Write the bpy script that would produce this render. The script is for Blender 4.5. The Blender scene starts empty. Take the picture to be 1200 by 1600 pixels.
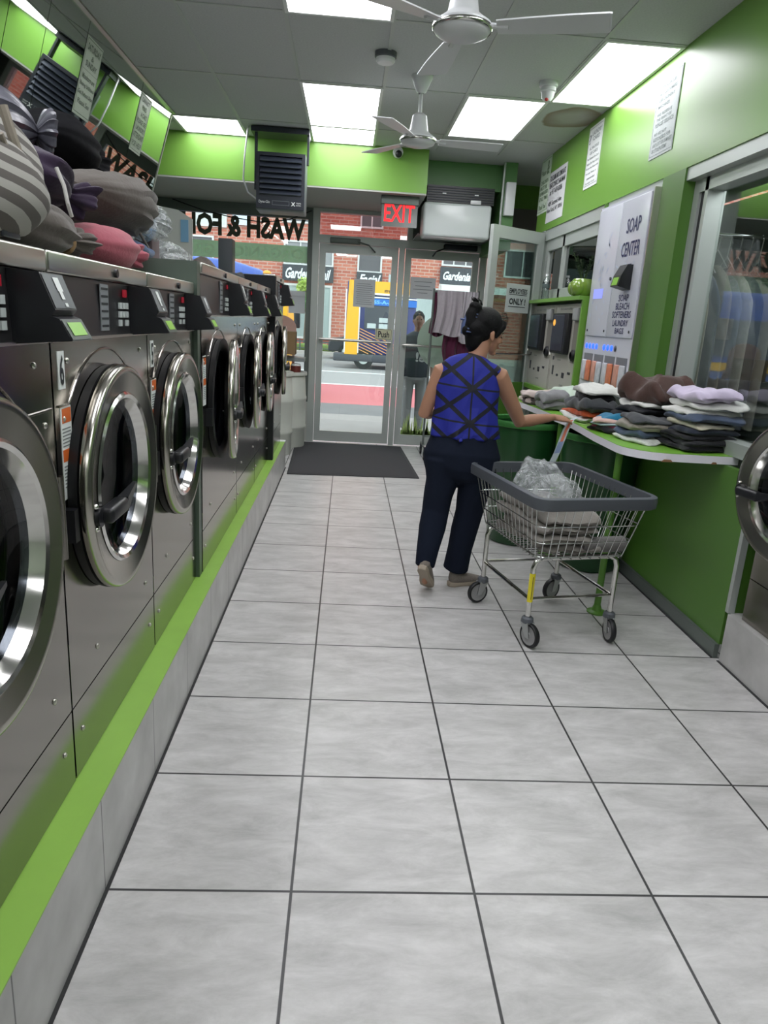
import bpy, math, random
from math import sin, cos, pi, radians as R
from mathutils import Vector as V, Matrix

# ------------------------------------------------------------------ camera
YAW, PITCH, ROLL, F_PX, CAM_H = -0.0641287, 0.2636401, 0.0616420, 1107.8353, 1.55
_r0 = V((cos(YAW), sin(YAW), 0)); _f0 = V((-sin(YAW), cos(YAW), 0)); _u0 = V((0, 0, 1))
CF = _f0 * cos(PITCH) - _u0 * sin(PITCH); _up = _u0 * cos(PITCH) + _f0 * sin(PITCH)
CR = _r0 * cos(ROLL) + _up * sin(ROLL); CU = _up * cos(ROLL) - _r0 * sin(ROLL)
CAM = V((0, 0, CAM_H))
scene = bpy.context.scene
COL = scene.collection
cd = bpy.data.cameras.new('camera'); cam = bpy.data.objects.new('camera', cd); COL.objects.link(cam)
cd.sensor_fit = 'VERTICAL'; cd.sensor_height = 24.0; cd.lens = 24.0 * F_PX / 1600.0
cd.clip_start = 0.02; cd.clip_end = 300
m4 = Matrix((CR, CU, -CF)).transposed().to_4x4(); m4.translation = CAM
cam.matrix_world = m4
scene.camera = cam

# ------------------------------------------------------------------ light and exposure
PANEL = 6.6          # strength of the ceiling light panels
SKY = 2.5
w = bpy.data.worlds.new('overcast_sky'); scene.world = w; w.use_nodes = True
bg = w.node_tree.nodes['Background']; bg.inputs[0].default_value = (0.86, 0.93, 1.0, 1); bg.inputs[1].default_value = SKY
scene.view_settings.view_transform = 'Standard'; scene.view_settings.look = 'None'
scene.view_settings.gamma = 1; scene.view_settings.use_curve_mapping = False
scene.view_settings.exposure = 0.5

# ------------------------------------------------------------------ helpers
class noise:
    """repeatable lattice noise, the same on every run"""
    _h = {}
    @staticmethod
    def _g(i, j, k):
        key = (i, j, k); v = noise._h.get(key)
        if v is None:
            n = (i*374761393 + j*668265263 + k*2147483647) & 0xffffffff
            out = []
            for q in range(3):
                n = ((n ^ (n >> 13)) * 1274126177 + 0x9e3779b9*(q+1)) & 0xffffffff; n ^= n >> 16; out.append(((n*2654435761) & 0xffffffff)/2147483648.0 - 1.0)
            v = noise._h[key] = tuple(out)
        return v
    @staticmethod
    def noise_vector(p):
        x, y, z = p[0], p[1], p[2]; i, j, k = math.floor(x), math.floor(y), math.floor(z); fx, fy, fz = x-i, y-j, z-k
        sx, sy, sz = fx*fx*(3-2*fx), fy*fy*(3-2*fy), fz*fz*(3-2*fz); a = b = c = 0.0
        for di, wx in ((0, 1-sx), (1, sx)):
            for dj, wy in ((0, 1-sy), (1, sy)):
                for dk, wz in ((0, 1-sz), (1, sz)):
                    g = noise._g(i+di, j+dj, k+dk); w_ = wx*wy*wz; a += g[0]*w_; b += g[1]*w_; c += g[2]*w_
        return V((a, b, c))*0.85
    @staticmethod
    def noise(p): return noise.noise_vector(p)[0]

def at(px, py, axis, val):
    """point where the sight line of a photo pixel meets the plane axis = val"""
    d = CF + CR * ((px - 600) / F_PX) - CU * ((py - 800) / F_PX)
    return CAM + d * ((val - CAM[axis]) / d[axis])

def lin(c):
    return tuple((x / 12.92 if x <= 0.04045 else ((x + 0.055) / 1.055) ** 2.4) for x in (v / 255 for v in c))

MATS = {}
def mat(name, col=(200, 200, 200), rough=0.5, metal=0.0, emit=0.0, spec=0.5, noise_amt=0.0, noise_scale=20,
        bump=0.0, bump_scale=60, sheen=0.0, trans=0.0, coat=0.0, stretch=None, bd=0.02, translucent=0.0):
    if name in MATS: return MATS[name]
    m = bpy.data.materials.new(name); m.use_nodes = True; nt = m.node_tree
    b = nt.nodes['Principled BSDF']; c = lin(col) + (1,)
    b.inputs['Base Color'].default_value = c; b.inputs['Roughness'].default_value = rough
    b.inputs['Metallic'].default_value = metal; b.inputs['Specular IOR Level'].default_value = spec
    if sheen: b.inputs['Sheen Weight'].default_value = sheen
    if trans: b.inputs['Transmission Weight'].default_value = trans
    if coat: b.inputs['Coat Weight'].default_value = coat
    if emit: b.inputs['Emission Color'].default_value = c; b.inputs['Emission Strength'].default_value = emit
    if noise_amt or bump:
        tc = nt.nodes.new('ShaderNodeTexCoord'); src = tc.outputs['Object']
        if stretch:
            mp = nt.nodes.new('ShaderNodeMapping'); mp.inputs['Scale'].default_value = stretch
            nt.links.new(src, mp.inputs[0]); src = mp.outputs[0]
    if noise_amt:
        n = nt.nodes.new('ShaderNodeTexNoise'); n.inputs['Scale'].default_value = noise_scale; n.inputs['Detail'].default_value = 5
        nt.links.new(src, n.inputs['Vector'])
        mx = nt.nodes.new('ShaderNodeMix'); mx.data_type = 'RGBA'
        mx.inputs[6].default_value = tuple(v * (1 - noise_amt) for v in c[:3]) + (1,)
        mx.inputs[7].default_value = tuple(min(1, v * (1 + noise_amt)) for v in c[:3]) + (1,)
        nt.links.new(n.outputs['Fac'], mx.inputs[0]); nt.links.new(mx.outputs[2], b.inputs['Base Color'])
    if bump:
        n2 = nt.nodes.new('ShaderNodeTexNoise'); n2.inputs['Scale'].default_value = bump_scale; n2.inputs['Detail'].default_value = 3
        nt.links.new(src, n2.inputs['Vector'])
        bp = nt.nodes.new('ShaderNodeBump'); bp.inputs['Strength'].default_value = bump; bp.inputs['Distance'].default_value = bd
        nt.links.new(n2.outputs['Fac'], bp.inputs['Height']); nt.links.new(bp.outputs[0], b.inputs['Normal'])
    if translucent:
        tl = nt.nodes.new('ShaderNodeBsdfTranslucent'); tl.inputs[0].default_value = c
        ms = nt.nodes.new('ShaderNodeMixShader'); ms.inputs[0].default_value = translucent
        nt.links.new(b.outputs[0], ms.inputs[1]); nt.links.new(tl.outputs[0], ms.inputs[2]); nt.links.new(ms.outputs[0], nt.nodes['Material Output'].inputs[0])
    MATS[name] = m
    return m

def glass_mat(name, tint=(235, 245, 242), gloss=0.10, rough=0.0, bump=0.0, bump_scale=12, top=0.9):
    """thin pane: clear with a Fresnel reflection"""
    if name in MATS: return MATS[name]
    m = bpy.data.materials.new(name); m.use_nodes = True; nt = m.node_tree; nt.nodes.clear()
    o = nt.nodes.new('ShaderNodeOutputMaterial'); t = nt.nodes.new('ShaderNodeBsdfTransparent'); g = nt.nodes.new('ShaderNodeBsdfGlossy')
    t.inputs[0].default_value = lin(tint) + (1,); g.inputs['Roughness'].default_value = rough
    mx = nt.nodes.new('ShaderNodeMixShader')
    lw = nt.nodes.new('ShaderNodeLayerWeight'); lw.inputs[0].default_value = 0.25
    mp = nt.nodes.new('ShaderNodeMapRange'); mp.inputs['To Min'].default_value = gloss; mp.inputs['To Max'].default_value = top
    nt.links.new(lw.outputs['Fresnel'], mp.inputs[0]); nt.links.new(mp.outputs[0], mx.inputs[0])
    if bump:
        tc = nt.nodes.new('ShaderNodeTexCoord'); n2 = nt.nodes.new('ShaderNodeTexNoise'); n2.inputs['Scale'].default_value = bump_scale
        n2.inputs['Detail'].default_value = 3; n2.inputs['Distortion'].default_value = 1.2
        nt.links.new(tc.outputs['Object'], n2.inputs['Vector'])
        bp = nt.nodes.new('ShaderNodeBump'); bp.inputs['Strength'].default_value = bump; bp.inputs['Distance'].default_value = 0.03
        nt.links.new(n2.outputs['Fac'], bp.inputs['Height']); nt.links.new(bp.outputs[0], g.inputs['Normal']); nt.links.new(bp.outputs[0], lw.inputs['Normal'])
    nt.links.new(t.outputs[0], mx.inputs[1]); nt.links.new(g.outputs[0], mx.inputs[2]); nt.links.new(mx.outputs[0], o.inputs[0])
    MATS[name] = m
    return m

def plastic_film(name, col=(215, 220, 222), opacity=0.35, rough=0.15, bump=0.8, bump_scale=18):
    """crinkled clear plastic: partly see-through, partly shiny white"""
    if name in MATS: return MATS[name]
    m = bpy.data.materials.new(name); m.use_nodes = True; nt = m.node_tree
    b = nt.nodes['Principled BSDF']; b.inputs['Base Color'].default_value = lin(col) + (1,); b.inputs['Roughness'].default_value = rough
    b.inputs['Specular IOR Level'].default_value = 0.9
    o = nt.nodes['Material Output']; t = nt.nodes.new('ShaderNodeBsdfTransparent'); mx = nt.nodes.new('ShaderNodeMixShader')
    tc = nt.nodes.new('ShaderNodeTexCoord'); n2 = nt.nodes.new('ShaderNodeTexNoise'); n2.inputs['Scale'].default_value = bump_scale
    n2.inputs['Detail'].default_value = 6; n2.inputs['Distortion'].default_value = 2.0
    nt.links.new(tc.outputs['Object'], n2.inputs['Vector'])
    bp = nt.nodes.new('ShaderNodeBump'); bp.inputs['Strength'].default_value = bump; bp.inputs['Distance'].default_value = 0.03
    nt.links.new(n2.outputs['Fac'], bp.inputs['Height']); nt.links.new(bp.outputs[0], b.inputs['Normal'])
    mp = nt.nodes.new('ShaderNodeMapRange'); mp.inputs['From Min'].default_value = 0.35; mp.inputs['From Max'].default_value = 0.7
    mp.inputs['To Min'].default_value = opacity * 0.5; mp.inputs['To Max'].default_value = min(1, opacity * 1.7)
    nt.links.new(n2.outputs['Fac'], mp.inputs[0]); nt.links.new(mp.outputs[0], mx.inputs[0])
    nt.links.new(t.outputs[0], mx.inputs[1]); nt.links.new(b.outputs[0], mx.inputs[2]); nt.links.new(mx.outputs[0], o.inputs[0])
    MATS[name] = m
    return m

class MB:
    """collects shapes in world coordinates"""
    def __init__(s): s.v = []; s.f = []
    def add(s, vs, fs):
        o = len(s.v); s.v += [V(p) for p in vs]; s.f += [tuple(i + o for i in f) for f in fs]; return s
    def box(s, a, b, rotz=0, c=None):
        x0, y0, z0 = [min(p, q) for p, q in zip(a, b)]; x1, y1, z1 = [max(p, q) for p, q in zip(a, b)]
        vs = [V(p) for p in ((x0,y0,z0),(x1,y0,z0),(x1,y1,z0),(x0,y1,z0),(x0,y0,z1),(x1,y0,z1),(x1,y1,z1),(x0,y1,z1))]
        if rotz:
            c = V(c) if c else V(((x0+x1)/2, (y0+y1)/2, 0)); M = Matrix.Rotation(rotz, 3, 'Z'); vs = [M @ (p - c) + c for p in vs]
        return s.add(vs, [(0,3,2,1),(4,5,6,7),(0,1,5,4),(1,2,6,5),(2,3,7,6),(3,0,4,7)])
    def rbox(s, a, b, r=0.01, n=3):
        """box with corners rounded in plan and softened top and bottom edges"""
        x0, y0, z0 = [min(p, q) for p, q in zip(a, b)]; x1, y1, z1 = [max(p, q) for p, q in zip(a, b)]
        r = min(r, (x1-x0)/2.01, (y1-y0)/2.01, (z1-z0)/2.01); rings = []
        for k in range(n + 1):
            t = k / n * pi / 2; rings.append((z0 + r - r * cos(t), r - r * sin(t)))
        for k in range(n + 1):
            t = k / n * pi / 2; rings.append((z1 - r + r * sin(t), r - r * cos(t)))
        vs = []
        m = 4 * (n + 1)
        for z, ins in rings:
            rr = max(r - ins, 0.0005)
            for q, (cx, cy) in enumerate(((x1-r, y1-r), (x0+r, y1-r), (x0+r, y0+r), (x1-r, y0+r))):
                for k in range(n + 1):
                    t = q * pi / 2 + k / n * pi / 2; vs.append(V((cx + rr * cos(t), cy + rr * sin(t), z)))
        fs = []
        for i in range(len(rings) - 1):
            for j in range(m):
                fs.append((i*m+j, i*m+(j+1) % m, (i+1)*m+(j+1) % m, (i+1)*m+j))
        fs.append(tuple(reversed(range(m)))); fs.append(tuple(range((len(rings)-1)*m, len(rings)*m)))
        return s.add(vs, fs)
    def tube(s, pts, r, n=8, closed=False, cap=True):
        pts = [V(p) for p in pts]; rs = r if isinstance(r, (list, tuple)) else [r] * len(pts)
        L = len(pts); vs = []; prev = None
        for i, p in enumerate(pts):
            if closed: t = (pts[(i+1) % L] - pts[i-1])
            else: t = (pts[min(i+1, L-1)] - pts[max(i-1, 0)])
            if t.length < 1e-9: t = V((0, 0, 1))
            t.normalize()
            if prev is None:
                prev = t.orthogonal().normalized()
            u = (prev - t * prev.dot(t))
            if u.length < 1e-6: u = t.orthogonal()
            u.normalize(); prev = u; w_ = t.cross(u)
            for k in range(n):
                a = 2 * pi * k / n; vs.append(p + (u * cos(a) + w_ * sin(a)) * rs[i])
        fs = []
        for i in range(L if closed else L - 1):
            for k in range(n):
                j = (i + 1) % L; fs.append((i*n+k, i*n+(k+1) % n, j*n+(k+1) % n, j*n+k))
        if cap and not closed:
            fs.append(tuple(reversed(range(n)))); fs.append(tuple(range((L-1)*n, L*n)))
        return s.add(vs, fs)
    def lathe(s, prof, o=(0,0,0), axis=(0,0,1), n=40, ref=None, cap=False):
        """prof: (radius, height) pairs turned about axis through o"""
        o = V(o); ax = V(axis).normalized(); u = (V(ref) if ref else ax.orthogonal()).normalized(); w_ = ax.cross(u); vs = []
        for r, h in prof:
            for k in range(n):
                a = 2*pi*k/n; vs.append(o + ax*h + (u*cos(a) + w_*sin(a)) * r)
        fs = [(i*n+k, i*n+(k+1) % n, (i+1)*n+(k+1) % n, (i+1)*n+k) for i in range(len(prof)-1) for k in range(n)]
        if cap: fs.append(tuple(reversed(range(n)))); fs.append(tuple(range((len(prof)-1)*n, len(prof)*n)))
        return s.add(vs, fs)
    def cyl(s, a, b, r, n=20, r2=None):
        a, b = V(a), V(b); r2 = r if r2 is None else r2
        return s.lathe([(1e-4, 0), (r, 0), (r2, (b-a).length), (1e-4, (b-a).length)], a, b-a, n)
    def prism(s, poly, a, b, plane='xy'):
        """polygon (list of 2D points) extruded between a and b along the third axis"""
        f = {'xy': lambda p, h: (p[0], p[1], h), 'xz': lambda p, h: (p[0], h, p[1]), 'yz': lambda p, h: (h, p[0], p[1])}[plane]
        n = len(poly); vs = [f(p, a) for p in poly] + [f(p, b) for p in poly]
        return s.add(vs, [tuple(range(n)), tuple(reversed(range(n, 2*n)))] + [(i, i+n, (i+1) % n + n, (i+1) % n) for i in range(n)])
    def sphere(s, c, r, nu=16, nv=10):
        c = V(c); r = V(r) if hasattr(r, '__len__') else V((r, r, r))
        prof = []; vs = []; fs = []
        for i in range(nv + 1):
            t = pi * i / nv
            for k in range(nu):
                a = 2*pi*k/nu; vs.append(c + V((r.x*sin(t)*cos(a), r.y*sin(t)*sin(a), -r.z*cos(t))))
        for i in range(nv):
            for k in range(nu): fs.append((i*nu+k, i*nu+(k+1) % nu, (i+1)*nu+(k+1) % nu, (i+1)*nu+k))
        return s.add(vs, fs)
    def loft(s, path, ref=(1, 0, 0), n=20):
        """path: (point, rx, ry) rings; rx along ref"""
        ref = V(ref); vs = []; L = len(path); P = [V(p[0]) for p in path]
        for i in range(L):
            t = (P[min(i+1, L-1)] - P[max(i-1, 0)]).normalized()
            u = (ref - t * ref.dot(t))
            if u.length < 1e-4: u = t.orthogonal()
            u.normalize(); w_ = t.cross(u)
            for k in range(n):
                a = 2*pi*k/n; vs.append(P[i] + u*cos(a)*path[i][1] + w_*sin(a)*path[i][2])
        fs = [(i*n+k, i*n+(k+1) % n, (i+1)*n+(k+1) % n, (i+1)*n+k) for i in range(L-1) for k in range(n)]
        t0 = (P[0]-P[1]).normalized()*min(path[0][1], path[0][2])*0.5; t1 = (P[-1]-P[-2]).normalized()*min(path[-1][1], path[-1][2])*0.5
        c0, c1 = len(vs), len(vs)+1; vs += [P[0]+t0, P[-1]+t1]
        fs += [(c0, (k+1) % n, k) for k in range(n)] + [(c1, (L-1)*n+k, (L-1)*n+(k+1) % n) for k in range(n)]
        return s.add(vs, fs)
    def quad(s, a, b, c, d): return s.add([a, b, c, d], [(0, 1, 2, 3)])
    def jitter(s, amp, scale, seed=0, ridged=False):
        off = V((seed*7.13, seed*3.71, seed*1.37))
        for i, p in enumerate(s.v):
            q = p * scale + off; d = noise.noise_vector(q)
            if ridged: d = d * (1 - abs(noise.noise(q * 2.1)) * 1.5)
            s.v[i] = p + d * amp
        return s

def wloc(o):
    p = V((0, 0, 0))
    while o: p = p + o.location; o = o.parent
    return p

def obj(name, mb, m, parent=None, smooth=True, origin=None, bevel=0, angle=40):
    """one mesh object; its vertices are given in world coordinates"""
    base = wloc(parent) if parent else V((0, 0, 0))
    org = V(origin) if origin is not None else (base if parent else V((0, 0, 0)))
    me = bpy.data.meshes.new(name); me.from_pydata([tuple(p - org) for p in mb.v], [], mb.f); me.materials.append(m)
    o = bpy.data.objects.new(name, me); COL.objects.link(o)
    if parent: o.parent = parent
    o.location = org - base
    if smooth:
        me.shade_smooth() if hasattr(me, 'shade_smooth') else None
        me.set_sharp_from_angle(angle=R(angle))
    if bevel:
        b = o.modifiers.new('edge', 'BEVEL'); b.width = bevel; b.segments = 2; b.limit_method = 'ANGLE'
    return o

def tag(o, label, cat, group=None, kind=None):
    if label: o['label'] = label
    if cat: o['category'] = cat
    if group: o['group'] = group
    if kind: o['kind'] = kind
    return o

def thing(name, label, cat, loc, group=None):
    o = bpy.data.objects.new(name, None); o.empty_display_size = 0.1; o.location = loc; COL.objects.link(o)
    return tag(o, label, cat, group)

def struct(name, mb, m, smooth=False, bevel=0, parent=None):
    o = obj(name, mb, m, parent, smooth=smooth, bevel=bevel)
    if not parent: o['kind'] = 'structure'
    return o

def copy_tree(o, parent=None):
    c = o.copy(); COL.objects.link(c)
    if parent: c.parent = parent
    for ch in [k for k in bpy.data.objects if k.parent == o]: copy_tree(ch, c)
    return c

_tc = {}
def text_mb(s, pos, xd, yd, w_, h_, depth=0.0015, bold=0.0, shear=0.0, mb=None, keep=False):
    """letters fitted into a w x h field whose lower left corner is pos"""
    key = (s, bold, shear)
    if key not in _tc:
        cu = bpy.data.curves.new('t', 'FONT'); cu.body = s; cu.offset = bold; cu.shear = shear; cu.resolution_u = 2
        to = bpy.data.objects.new('t', cu); COL.objects.link(to)
        bpy.context.view_layer.update()
        me = bpy.data.meshes.new_from_object(to.evaluated_get(bpy.context.evaluated_depsgraph_get()))
        _tc[key] = ([tuple(q.co) for q in me.vertices], [tuple(p.vertices) for p in me.polygons])
        bpy.data.objects.remove(to); bpy.data.curves.remove(cu); bpy.data.meshes.remove(me)
    vs, fs = _tc[key]
    x0 = min(p[0] for p in vs); x1 = max(p[0] for p in vs); y0 = min(p[1] for p in vs); y1 = max(p[1] for p in vs)
    sx = w_ / (x1 - x0); sy = h_ / (y1 - y0)
    pos = V(pos); xd = V(xd).normalized(); yd = V(yd).normalized(); nz = xd.cross(yd)
    mb = mb or MB()
    return mb.add([pos + xd*(p[0]-x0)*sx + yd*(p[1]-y0)*sy + nz*depth for p in vs], fs)

def lines_mb(lines, pos, xd, yd, w_, h_, depth=0.0025):
    """lines: (text, x0, x1, y0, y1) in fractions of the sheet, y from the bottom"""
    mb = MB(); xd = V(xd).normalized(); yd = V(yd).normalized()
    for ln in lines:
        t, x0, x1, y0, y1 = ln[:5]; bold = ln[5] if len(ln) > 5 else 0.02
        if t == '_': # rule
            a = V(pos) + xd*w_*x0 + yd*h_*y0 + xd.cross(yd)*depth; b = a + xd*w_*(x1-x0); c = b + yd*h_*(y1-y0); d = a + yd*h_*(y1-y0)
            mb.quad(a, b, c, d)
        else:
            text_mb(t, V(pos) + xd*w_*x0 + yd*h_*y0, xd, yd, w_*(x1-x0), h_*(y1-y0), depth, bold, mb=mb)
    return mb

def sheet(name, label, cat, pos, xd, yd, w_, h_, lines, paper, ink, thick=0.002, border=None, group=None):
    """paper sign: pos is its lower left corner"""
    t = thing(name, label, cat, V(pos), group)
    xd = V(xd).normalized(); yd = V(yd).normalized(); nz = xd.cross(yd); p = V(pos)
    q = [p, p + xd*w_, p + xd*w_ + yd*h_, p + yd*h_]
    mb = MB().add([a - nz*0 for a in q] + [a + nz*thick for a in q], [(0,3,2,1),(4,5,6,7),(0,1,5,4),(1,2,6,5),(2,3,7,6),(3,0,4,7)])
    obj('paper', mb, paper, t, smooth=False)
    if lines: obj('lettering', lines_mb(lines, p + nz*thick, xd, yd, w_, h_, 0.0012), ink, t, smooth=False)
    if border:
        fb = MB(); e = border; b = 0.004
        for a0, a1, b0, b1 in ((e, 1-e, e, e), (e, 1-e, 1-e, 1-e)):
            a = p + xd*w_*a0 + yd*h_*b0 + nz*(thick+0.001); fb.quad(a, a + xd*w_*(a1-a0), a + xd*w_*(a1-a0) + yd*b, a + yd*b)
        for a0 in (e, 1-e):
            a = p + xd*w_*a0 + yd*h_*e + nz*(thick+0.001); fb.quad(a, a + xd*b, a + xd*b + yd*h_*(1-2*e), a + yd*h_*(1-2*e))
        obj('printed_border', fb, ink, t, smooth=False)
    return t

# ------------------------------------------------------------------ materials
LIME = mat('lime_paint', (114, 160, 68), 0.32, spec=0.45)
LIME_D = mat('green_panel', (80, 122, 48), 0.38)
LIME_K = mat('green_kerb_paint', (142, 188, 80), 0.42, noise_amt=0.10, noise_scale=9)
ALU = mat('aluminium', (186, 192, 188), 0.38, metal=0.35)
ALU_D = mat('aluminium_dark', (110, 118, 114), 0.45, metal=0.4)
STEEL = mat('brushed_steel', (150, 146, 139), 0.17, metal=1.0, noise_amt=0.05, noise_scale=3, bump=0.06, bump_scale=2.2)
STEEL_T = mat('steel_trim', (205, 203, 196), 0.28, metal=1.0)
STEEL_D = mat('dark_control_panel', (78, 77, 80), 0.34, metal=0.75, noise_amt=0.06, noise_scale=5)
CHROME = mat('chrome', (215, 214, 210), 0.13, metal=1.0)
BLACK = mat('black_rubber', (16, 17, 20), 0.5)
BLACKP = mat('black_plastic', (24, 25, 29), 0.38)
DARKH = mat('dark_housing', (42, 46, 54), 0.45, metal=0.3)
DRUM = mat('drum_steel', (60, 62, 68), 0.35, metal=0.9, noise_amt=0.3, noise_scale=30)
WHITE = mat('white_paint', (226, 228, 226), 0.5)
WHITEG = mat('white_gloss', (232, 233, 236), 0.22)
GREYP = mat('grey_plastic', (84, 88, 94), 0.42)
PAPER = mat('paper', (226, 230, 228), 0.7)
PAPER_G = mat('paper_greyed', (186, 193, 192), 0.7)
INK = mat('ink_dark', (38, 42, 46), 0.6)
INK_B = mat('ink_navy', (38, 44, 92), 0.5)
RED = mat('red_led', (255, 24, 30), 0.4, emit=1.1)
LCD = mat('lcd_green', (118, 168, 62), 0.3, emit=0.25)
ORANGE = mat('orange_label', (216, 104, 40), 0.5)
YEL = mat('yellow_label', (222, 206, 40), 0.5)
GLASS = glass_mat('window_glass', (238, 246, 243), 0.05)
GLASS_D = glass_mat('door_porthole_glass', (160, 164, 170), 0.05, top=0.3)
PAPER_T = mat('paper_backlit', (220, 224, 226), 0.7, translucent=0.8)

def floor_material():
    m = bpy.data.materials.new('floor_tile'); m.use_nodes = True; nt = m.node_tree; N = nt.nodes; L = nt.links
    b = N['Principled BSDF']; tc = N.new('ShaderNodeTexCoord'); mp = N.new('ShaderNodeMapping')
    T = 0.5168
    mp.inputs['Location'].default_value = (0.0886 / T, -1.638 / T, 0); mp.inputs['Scale'].default_value = (1/T, 1/T, 1)
    L.new(tc.outputs['Object'], mp.inputs[0])
    sx = N.new('ShaderNodeSeparateXYZ'); L.new(mp.outputs[0], sx.inputs[0])
    def fold(o):
        a = N.new('ShaderNodeMath'); a.operation = 'ADD'; a.inputs[1].default_value = 100.5; L.new(o, a.inputs[0])
        f = N.new('ShaderNodeMath'); f.operation = 'FRACT'; L.new(a.outputs[0], f.inputs[0])
        s = N.new('ShaderNodeMath'); s.operation = 'SUBTRACT'; s.inputs[1].default_value = 0.5; L.new(f.outputs[0], s.inputs[0])
        ab = N.new('ShaderNodeMath'); ab.operation = 'ABSOLUTE'; L.new(s.outputs[0], ab.inputs[0]); return ab.outputs[0]
    mn = N.new('ShaderNodeMath'); mn.operation = 'MINIMUM'; L.new(fold(sx.outputs[0]), mn.inputs[0]); L.new(fold(sx.outputs[1]), mn.inputs[1])
    gr = N.new('ShaderNodeMapRange'); gr.inputs['From Min'].default_value = 0.0060; gr.inputs['From Max'].default_value = 0.0095
    L.new(mn.outputs[0], gr.inputs[0])
    fl = N.new('ShaderNodeVectorMath'); fl.operation = 'FLOOR'; L.new(mp.outputs[0], fl.inputs[0])
    wn = N.new('ShaderNodeTexWhiteNoise'); L.new(fl.outputs[0], wn.inputs['Vector'])
    # slanting stone veins, shifted per tile
    sc = N.new('ShaderNodeVectorMath'); sc.operation = 'SCALE'; sc.inputs['Scale'].default_value = 7; L.new(wn.outputs['Color'], sc.inputs[0])
    ad = N.new('ShaderNodeVectorMath'); L.new(mp.outputs[0], ad.inputs[0]); L.new(sc.outputs[0], ad.inputs[1])
    m2 = N.new('ShaderNodeMapping'); m2.inputs['Rotation'].default_value = (0, 0, R(-62)); m2.inputs['Scale'].default_value = (1.3, 3.6, 1); L.new(ad.outputs[0], m2.inputs[0])
    n1 = N.new('ShaderNodeTexNoise'); n1.inputs['Scale'].default_value = 1.5; n1.inputs['Detail'].default_value = 12; n1.inputs['Roughness'].default_value = 0.72; n1.inputs['Distortion'].default_value = 0.35
    L.new(m2.outputs[0], n1.inputs['Vector'])
    cr = N.new('ShaderNodeValToRGB'); L.new(n1.outputs['Fac'], cr.inputs[0])
    e = cr.color_ramp.elements; e[0].position = 0.3; e[0].color = lin((166, 165, 163)) + (1,); e[1].position = 0.68; e[1].color = lin((210, 208, 207)) + (1,)
    mx = N.new('ShaderNodeMix'); mx.data_type = 'RGBA'; mx.inputs[6].default_value = lin((46, 46, 47)) + (1,)
    L.new(gr.outputs[0], mx.inputs[0]); L.new(cr.outputs[0], mx.inputs[7]); L.new(mx.outputs[2], b.inputs['Base Color'])
    b.inputs['Roughness'].default_value = 0.34
    bp = N.new('ShaderNodeBump'); bp.inputs['Strength'].default_value = 0.25; bp.inputs['Distance'].default_value = 0.003
    L.new(gr.outputs[0], bp.inputs['Height']); L.new(bp.outputs[0], b.inputs['Normal'])
    return m

def kerb_tile_material(off=0.12):
    m = bpy.data.materials.new('kerb_tile'); m.use_nodes = True; nt = m.node_tree; N = nt.nodes; L = nt.links
    b = N['Principled BSDF']; tc = N.new('ShaderNodeTexCoord'); sx = N.new('ShaderNodeSeparateXYZ'); L.new(tc.outputs['Object'], sx.inputs[0])
    a = N.new('ShaderNodeMath'); a.operation = 'MULTIPLY_ADD'; a.inputs[1].default_value = 1/0.5168; a.inputs[2].default_value = 100.5 - 1.638/0.5168; L.new(sx.outputs[1], a.inputs[0])
    f = N.new('ShaderNodeMath'); f.operation = 'FRACT'; L.new(a.outputs[0], f.inputs[0])
    s = N.new('ShaderNodeMath'); s.operation = 'SUBTRACT'; s.inputs[1].default_value = 0.5; L.new(f.outputs[0], s.inputs[0])
    ab = N.new('ShaderNodeMath'); ab.operation = 'ABSOLUTE'; L.new(s.outputs[0], ab.inputs[0])
    gr = N.new('ShaderNodeMapRange'); gr.inputs['From Min'].default_value = 0.003; gr.inputs['From Max'].default_value = 0.007; L.new(ab.outputs[0], gr.inputs[0])
    n1 = N.new('ShaderNodeTexNoise'); n1.inputs['Scale'].default_value = 5; n1.inputs['Detail'].default_value = 8; L.new(tc.outputs['Object'], n1.inputs['Vector'])
    cr = N.new('ShaderNodeValToRGB'); e = cr.color_ramp.elements; e[0].position = 0.3; e[0].color = lin((166, 165, 163)) + (1,); e[1].position = 0.7; e[1].color = lin((198, 197, 195)) + (1,)
    L.new(n1.outputs['Fac'], cr.inputs[0])
    mx = N.new('ShaderNodeMix'); mx.data_type = 'RGBA'; mx.inputs[6].default_value = lin((84, 84, 84)) + (1,)
    L.new(gr.outputs[0], mx.inputs[0]); L.new(cr.outputs[0], mx.inputs[7]); L.new(mx.outputs[2], b.inputs['Base Color']); b.inputs['Roughness'].default_value = 0.35
    return m

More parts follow.
